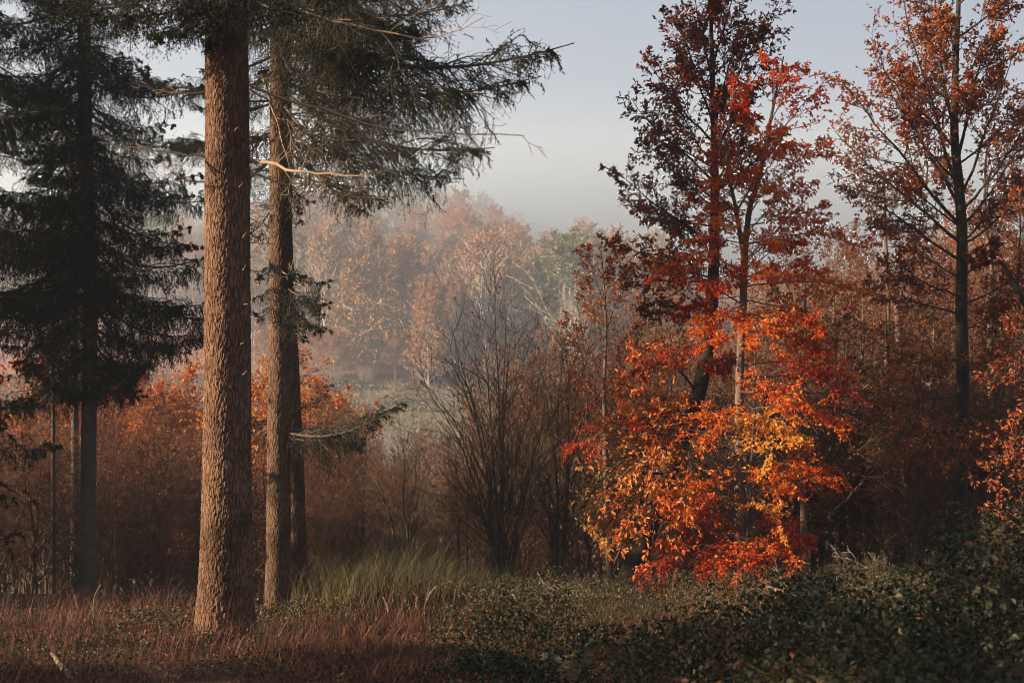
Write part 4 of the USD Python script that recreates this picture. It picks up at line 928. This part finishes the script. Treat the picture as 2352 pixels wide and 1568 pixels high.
m = Geo().add(*bramble(g, 24000, .5, 5.5, 4.5, 8.0, .042, True)).add(*bramble(g, 62000, -6, 8, 8.0, 13.5, .042, True)).add(*bramble(g, 130000, -11, 14, 13.5, 27, .044, False)).put(None, 'undergrowth', 'bramble_leaf')
tag(m.GetPrim(), 'dark green bramble and ivy covering the slope in front of the thicket', 'undergrowth', kind='stuff')
# fine olive weeds and upright dry stalks among the brambles
x = -3 + 17 * g.random(120000); y = 12.5 + 13 * g.random(120000)
q = np.stack([x, y, 0 * x], 1)
k = g.random(len(x)) < np.clip((fbm(q * .45, 3, 91) - .42) * 6, 0, 1) * sstep(-2, 1, x)
x, y, q = x[k], y[k], q[k]
hh = (.25 + .55 * fbm(q * 1.3, 2, 92)) * (1 - .8 * g.random(len(x)) ** 2)
pos = np.stack([x, y, gz(x, y) + hh + .1], 1)
v, f = leaves(g, pos, unit(g.normal(0, 1, pos.shape)), .032, .5, up=.45, droop=.2)
m = Geo().add(v, f, np.repeat(np.clip(.5 + g.normal(0, .25, len(x)), 0, 1), 4)).put(None, 'weeds', 'weed_leaf'); tag(m.GetPrim(), 'fine olive weeds mixed among the brambles at right', 'weeds', kind='stuff')
x = -10 + 22 * g.random(9000); y = 11 + 15 * g.random(9000)
q = np.stack([x, y, 0 * x], 1)
k = g.random(len(x)) < np.clip((fbm(q * .5, 3, 95) - .40) * 4, .03, .8)
pos = np.stack([x[k], y[k], gz(x[k], y[k])], 1)
x = -3 + 10 * g.random(26000); y = 10.8 + 13 * g.random(26000); q = np.stack([x, y, 0 * x], 1)
k = g.random(len(x)) < np.clip((fbm(q * .6, 3, 97) - .48) * 5, .02, .8)
gp = np.stack([x[k], y[k], gz(x[k], y[k])], 1)
m = Geo().add(*blades(g, gp, .42, .003, .8, .35, .25)).put(None, 'green_tufts', 'green_grass'); tag(m.GetPrim(), 'loose olive grass tufts between the brambles', 'grass', kind='stuff')
m = Geo().add(*blades(g, pos, .75, .0028, .5, .38, .22)).put(None, 'dry_stalks', 'dry_grass'); tag(m.GetPrim(), 'thin dry stalks standing in the undergrowth', 'stalks', kind='stuff')
x = -75 + 140 * g.random(60000); y = 190 + 78 * g.random(60000); q = np.stack([x, y, 0 * x], 1)
k = g.random(len(x)) < np.clip((fbm(q * .09, 3, 99) - .36) * 5, .05, 1)
gp = np.stack([x[k], y[k], gz(x[k], y[k])], 1)
m = Geo().add(*blades(g, gp, 1.0, .15, .8, .42, .35)).put(None, 'meadow_grass', 'meadow_blade'); tag(m.GetPrim(), 'rough straw and olive grass of the far clearing', 'grass', kind='stuff')
# arching bramble canes
geo = Geo(); n = 420
x = -10 + 22 * g.random(n); y = 10.5 + 15 * g.random(n)
hh = bramble_height(x, y, np.stack([x, y, 0 * x], 1)) * .8 + .05
a = g.random(n) * 6.28; L = .3 + .5 * g.random(n)
s = np.linspace(0, 1, 7)
c = np.stack([x[:, None] + np.cos(a)[:, None] * L[:, None] * s, y[:, None] + np.sin(a)[:, None] * L[:, None] * s, gz(x, y)[:, None] + hh[:, None] * np.sin(s * 2.4) * 1.0], -1)
geo.add(*tubes(c, np.full((n, 7), .0022), 3), .45)
m = geo.put(None, 'bramble_canes', 'dry_grass'); tag(m.GetPrim(), 'thin arching bramble canes over the undergrowth', 'undergrowth', kind='stuff')
# fallen leaves
x = -9 + 20 * g.random(9000); y = 8.3 + 18 * g.random(9000)
q = np.stack([x, y, 0 * x], 1)
pos = np.stack([x, y, gz(x, y) + .02 + bramble_height(x, y, q) * .75 * (g.random(9000) < .12)], 1)
v, f = leaves(g, pos, unit(g.normal(0, 1, pos.shape) * [1, 1, .1]), .06, .65, up=.8, droop=0)
m = Geo().add(v, f, np.repeat(g.random(9000), 4)).put(None, 'leaf_litter', 'rust_leaf'); tag(m.GetPrim(), 'scattered fallen brown leaves among grass and brambles', 'leaves', kind='stuff')

# tall green tussocks before the hazels
for i, (u, v, y, hh, n, lab) in enumerate([(830, 1420, 17.5, 1.0, 1100, 'tall green grass clump nearest the conifer pair'), (905, 1415, 18.5, 1.25, 1500, 'tallest green grass clump, before the low hazel'),
                                      (990, 1420, 17.8, .95, 1100, 'green grass clump behind the arching plumes'), (1070, 1400, 19, .85, 900, 'short green grass clump left of the grey stone'), (1200, 1390, 20, .7, 900, 'dark green clump at the foot of the big hazel')]):
    g = rng(1200 + i); b = P(u, v, y); b[2] = gz(b[0], y)
    t = thing('grass_clump', lab, 'grass clump', loc=b)
    pos = b + g.normal(0, 1, (n, 3)) * [.5, .4, 0]; pos[:, 2] = gz(pos[:, 0], pos[:, 1])
    gg = Geo(); gg.add(*blades(g, pos[: n * 3 // 4], hh, .004, .45, .5, .2)); gg.put(t, 'green_blades', 'green_grass', b)
    gg = Geo(); gg.add(*blades(g, pos[n * 3 // 4:], hh * .75, .004, .8, .6, .2)); gg.put(t, 'dry_blades', 'dry_grass', b)
# plumes
def plume(pts, y, seed, lab):
    g = rng(seed); c = polyline([P(u, v, y) for u, v in pts], 26)
    b = c[0].copy()
    t = thing('grass_plume', lab, 'grass', loc=b)
    c[0, 2] = min(c[0, 2], gz(c[0, 0], y) - .02)
    Geo().add(*tubes(c[None], np.linspace(.0045, .002, 26)[None], 4), .6).put(t, 'stem', 'dry_grass', b)
    p, r = spawn(g, c[None, 15:], np.full((1, 11), .002), 46, 0, 1, .20, lambda q: 1.1 - .7 * q, .35, 4, -.05, .1, 1, .6, rmin=.0022)
    Geo().add(*tubes(p, np.maximum(r, .0035), 3), .5).put(t, 'seed_head', 'seed_head', b)
plume([(985, 1450), (975, 1400), (985, 1365), (1003, 1345)], 15.5, 1301, 'upright grass plume, tallest of the pale ones by the tussocks')
plume([(985, 1470), (1000, 1430), (1020, 1402), (1030, 1385)], 15.2, 1302, 'leaning grass plume below the tallest pale one')
plume([(1010, 1490), (1035, 1430), (1070, 1395), (1108, 1385)], 15.0, 1303, 'grass plume bending right under the grey stone')
plume([(1045, 1450), (1080, 1425), (1110, 1418), (1135, 1428)], 14.8, 1304, 'pinkish plume arched over flat, lowest of the pale ones')
plume([(885, 1460), (893, 1410), (888, 1390), (880, 1372)], 16.0, 1305, 'pale stubby plume at the left of the tussocks')
plume([(975, 1480), (980, 1445), (985, 1430), (988, 1418)], 15.0, 1306, 'short pale plume among the dry stalks')
plume([(950, 1450), (953, 1420), (955, 1395), (957, 1370)], 16.4, 1307, 'thin upright plume inside the green tussocks')

# stones, logs and dead wood
def rod(name, label, cat, pts, r0, r1, mat, seed, y=None, twigs=0, sides=10, tl=.3, rough=.25):
    g = rng(seed)
    c = polyline([P(*p) if len(p) == 3 else P(p[0], p[1], y) for p in pts], 24)
    b = c[0].copy()
    t = thing(name, label, cat, loc=b)
    R = np.linspace(r0, r1, 24) * (1 + rough * (g.random(24) - .5))
    v, f = tubes(c[None], R[None], sides)
    v = v + (noise(v * 14, seed)[:, None] - .5) * r0 * .5
    cap = []
    for k, e in ((0, 0), (23, 23 * sides)):
        cap += [[e, e + 1 + i, e + 2 + i] for i in range(sides - 2)]
    Geo().add(v, np.vstack([f, np.array(cap)])).put(t, 'wood', mat, b, smooth=40)
    if twigs:
        p, r = spawn(g, c[None], R[None], twigs, .1, 1, tl, lambda q: 1.2 - .5 * q, .6, 6, .02, .15, .6, .3, rmin=.004)
        for k in range(len(p)):
            p3, r3 = spawn(g, p[k:k + 1], r[k:k + 1], 3, .3, 1, .45, None, .6, 4, 0, .15, .7, .5, rmin=.003)
            Geo().add(*tubes(p[k:k + 1], r[k:k + 1], 5)).add(*tubes(p3, r3, 3)).put(t, 'twig', mat, b)
    return t
rod('log', 'mossy rotten log humped at the bottom edge, right of the centre', 'log', [(1295, 1600, 10.2), (1322, 1532, 10.5), (1350, 1518, 10.7), (1378, 1532, 10.5), (1408, 1600, 10.1)], .135, .115, 'log_wood', 1401, sides=18)
rod('broken_branch', 'short broken pinkish branch lying left of the mossy log', 'branch', [(1245, 1508, 10.7), (1280, 1512, 10.6), (1325, 1528, 10.4)], .04, .05, 'pale_wood', 1402)
rod('stick', 'pale bare stick leaning up before the thin hazel stem', 'stick', [(1230, 1400, 17), (1252, 1372, 17), (1282, 1342, 17)], .024, .012, 'pale_wood', 1403, twigs=4, tl=.15)
rod('fallen_branch', 'pale fallen branch slanting through the grass at the bottom left', 'branch', [(120, 1500, 11.2), (142, 1530, 10.6), (165, 1560, 10.0), (175, 1580, 9.8)], .022, .026, 'dead_wood', 1404, twigs=0)
rod('stick', 'small pale stick in the grass at the foot of the biggest trunk', 'stick', [(440, 1512, 13.0), (462, 1498, 13.1), (488, 1482, 13.2)], .014, .02, 'dead_wood', 1405)
rod('twig', 'dark twig arched low in the grass right of the bottom left corner', 'twig', [(405, 1560, 9.9), (450, 1538, 10.1), (500, 1536, 10.1), (540, 1556, 9.9)], .008, .006, 'spruce_bark', 1406)
rod('dead_branch', 'fallen dead branch with fine pale twigs under the glowing beech', 'branch', [(1885, 1408, 19.5), (1830, 1370, 19.8), (1770, 1348, 20), (1715, 1340, 20.2)], .02, .006, 'pale_wood', 1407, twigs=8, tl=.4)
rod('dead_branch', 'thin pale dead branch arching right of the one under the beech', 'branch', [(2055, 1395, 20), (2040, 1350, 20.2), (2000, 1310, 20.4), (1940, 1280, 20.6)], .016, .005, 'pale_wood', 1408, twigs=5, tl=.4)
rod('dead_branch', 'reddish dead tuft of twigs behind the pale leaning stick', 'branch', [(1238, 1400, 17.6), (1240, 1385, 17.6), (1248, 1365, 17.6), (1256, 1350, 17.6)], .014, .006, 'pale_wood', 1409, twigs=9, tl=.8)
rod('stick', 'curved pale stalk right of the dark spruce foot', 'stick', [(216, 1420, 16), (214, 1390, 16), (220, 1362, 16), (232, 1342, 16)], .007, .004, 'dead_wood', 1410)
import trimesh
sm = trimesh.creation.icosphere(3, 1.0)
sv = sm.vertices * [.17, .14, .14] * (1 + .5 * (fbm(sm.vertices * 1.6, 3, 5)[:, None] - .5))
bS = P(1140, 1398, 18.2); bS[2] = gz(bS[0], 18.2) + .28
t = thing('stone', 'pale grey stone half hidden left of the big hazel foot', 'stone', loc=bS)
Geo().add(sv, np.array(sm.faces)).put(t, 'body', 'stone_grey', None, smooth=True)
bD = P(1648, 1590, 8.8); bD[2] = gz(bD[0], 8.8)
t = thing('dock_plant', 'dark red dead dock spike standing in the blurred foreground brambles', 'plant', loc=bD)
top = P(1650, 1425, 8.8); c = polyline([bD, (bD + top) / 2 + [.01, 0, 0], top], 30)
g = rng(1500)
Geo().add(*tubes(c[None], np.linspace(.006, .003, 30)[None], 5), .3).put(t, 'stem', 'dock_stem', bD)
geo = Geo(); pos, tan = along(g, c[None, 8:], 900, 0)
pos = pos + g.normal(0, .018, pos.shape)
geo.add(*leaves(g, pos, tan, .018, .8, droop=0), .5); geo.put(t, 'seeds', 'dock_stem', bD)

# ------------------------------------------------------------------ the air
def haze_box(x0, x1, y0, y1, z0, z1):
    v = np.array([[x, y, z] for x in (x0, x1) for y in (y0, y1) for z in (z0, z1)], float)
    f = np.array([[0, 1, 3], [0, 3, 2], [4, 6, 7], [4, 7, 5], [0, 4, 5], [0, 5, 1], [2, 3, 7], [2, 7, 6], [0, 2, 6], [0, 6, 4], [1, 5, 7], [1, 7, 3]])
    m = usdkit.mesh(stage, '/World/haze', (v, f), LOOK['haze'])
    tag(m.GetPrim(), 'thin pale mist filling the valley and veiling the hill', 'haze', kind='stuff')
haze_box(-1510, 1510, -410, 2710, -25, 225)
# a low bank of fog lying over the top of the hill
fg = trimesh.creation.icosphere(5, 1.0)
fb = UsdGeom.Xform.Define(stage, '/World/fog_bank')
for k, (w, hgt) in enumerate([(1.25, 96), (1.15, 80), (1.05, 64), (.95, 48), (.85, 34)]):
    q = np.array(fg.vertices)
    q = q * (1 + .45 * (fbm(q * 2.2 + 5 + 3 * k, 3, 31)[:, None] - .5)) * [1150 * w, 400 * w, hgt] + [60, 1130, 100]
    usdkit.mesh(stage, numbered('/World/fog_bank', 'fog_layer'), (q, np.array(fg.faces)), LOOK['fog'], smooth=True)
m = fb
tag(m.GetPrim(), 'grey fog bank swallowing the top of the far hill', 'fog', kind='stuff')
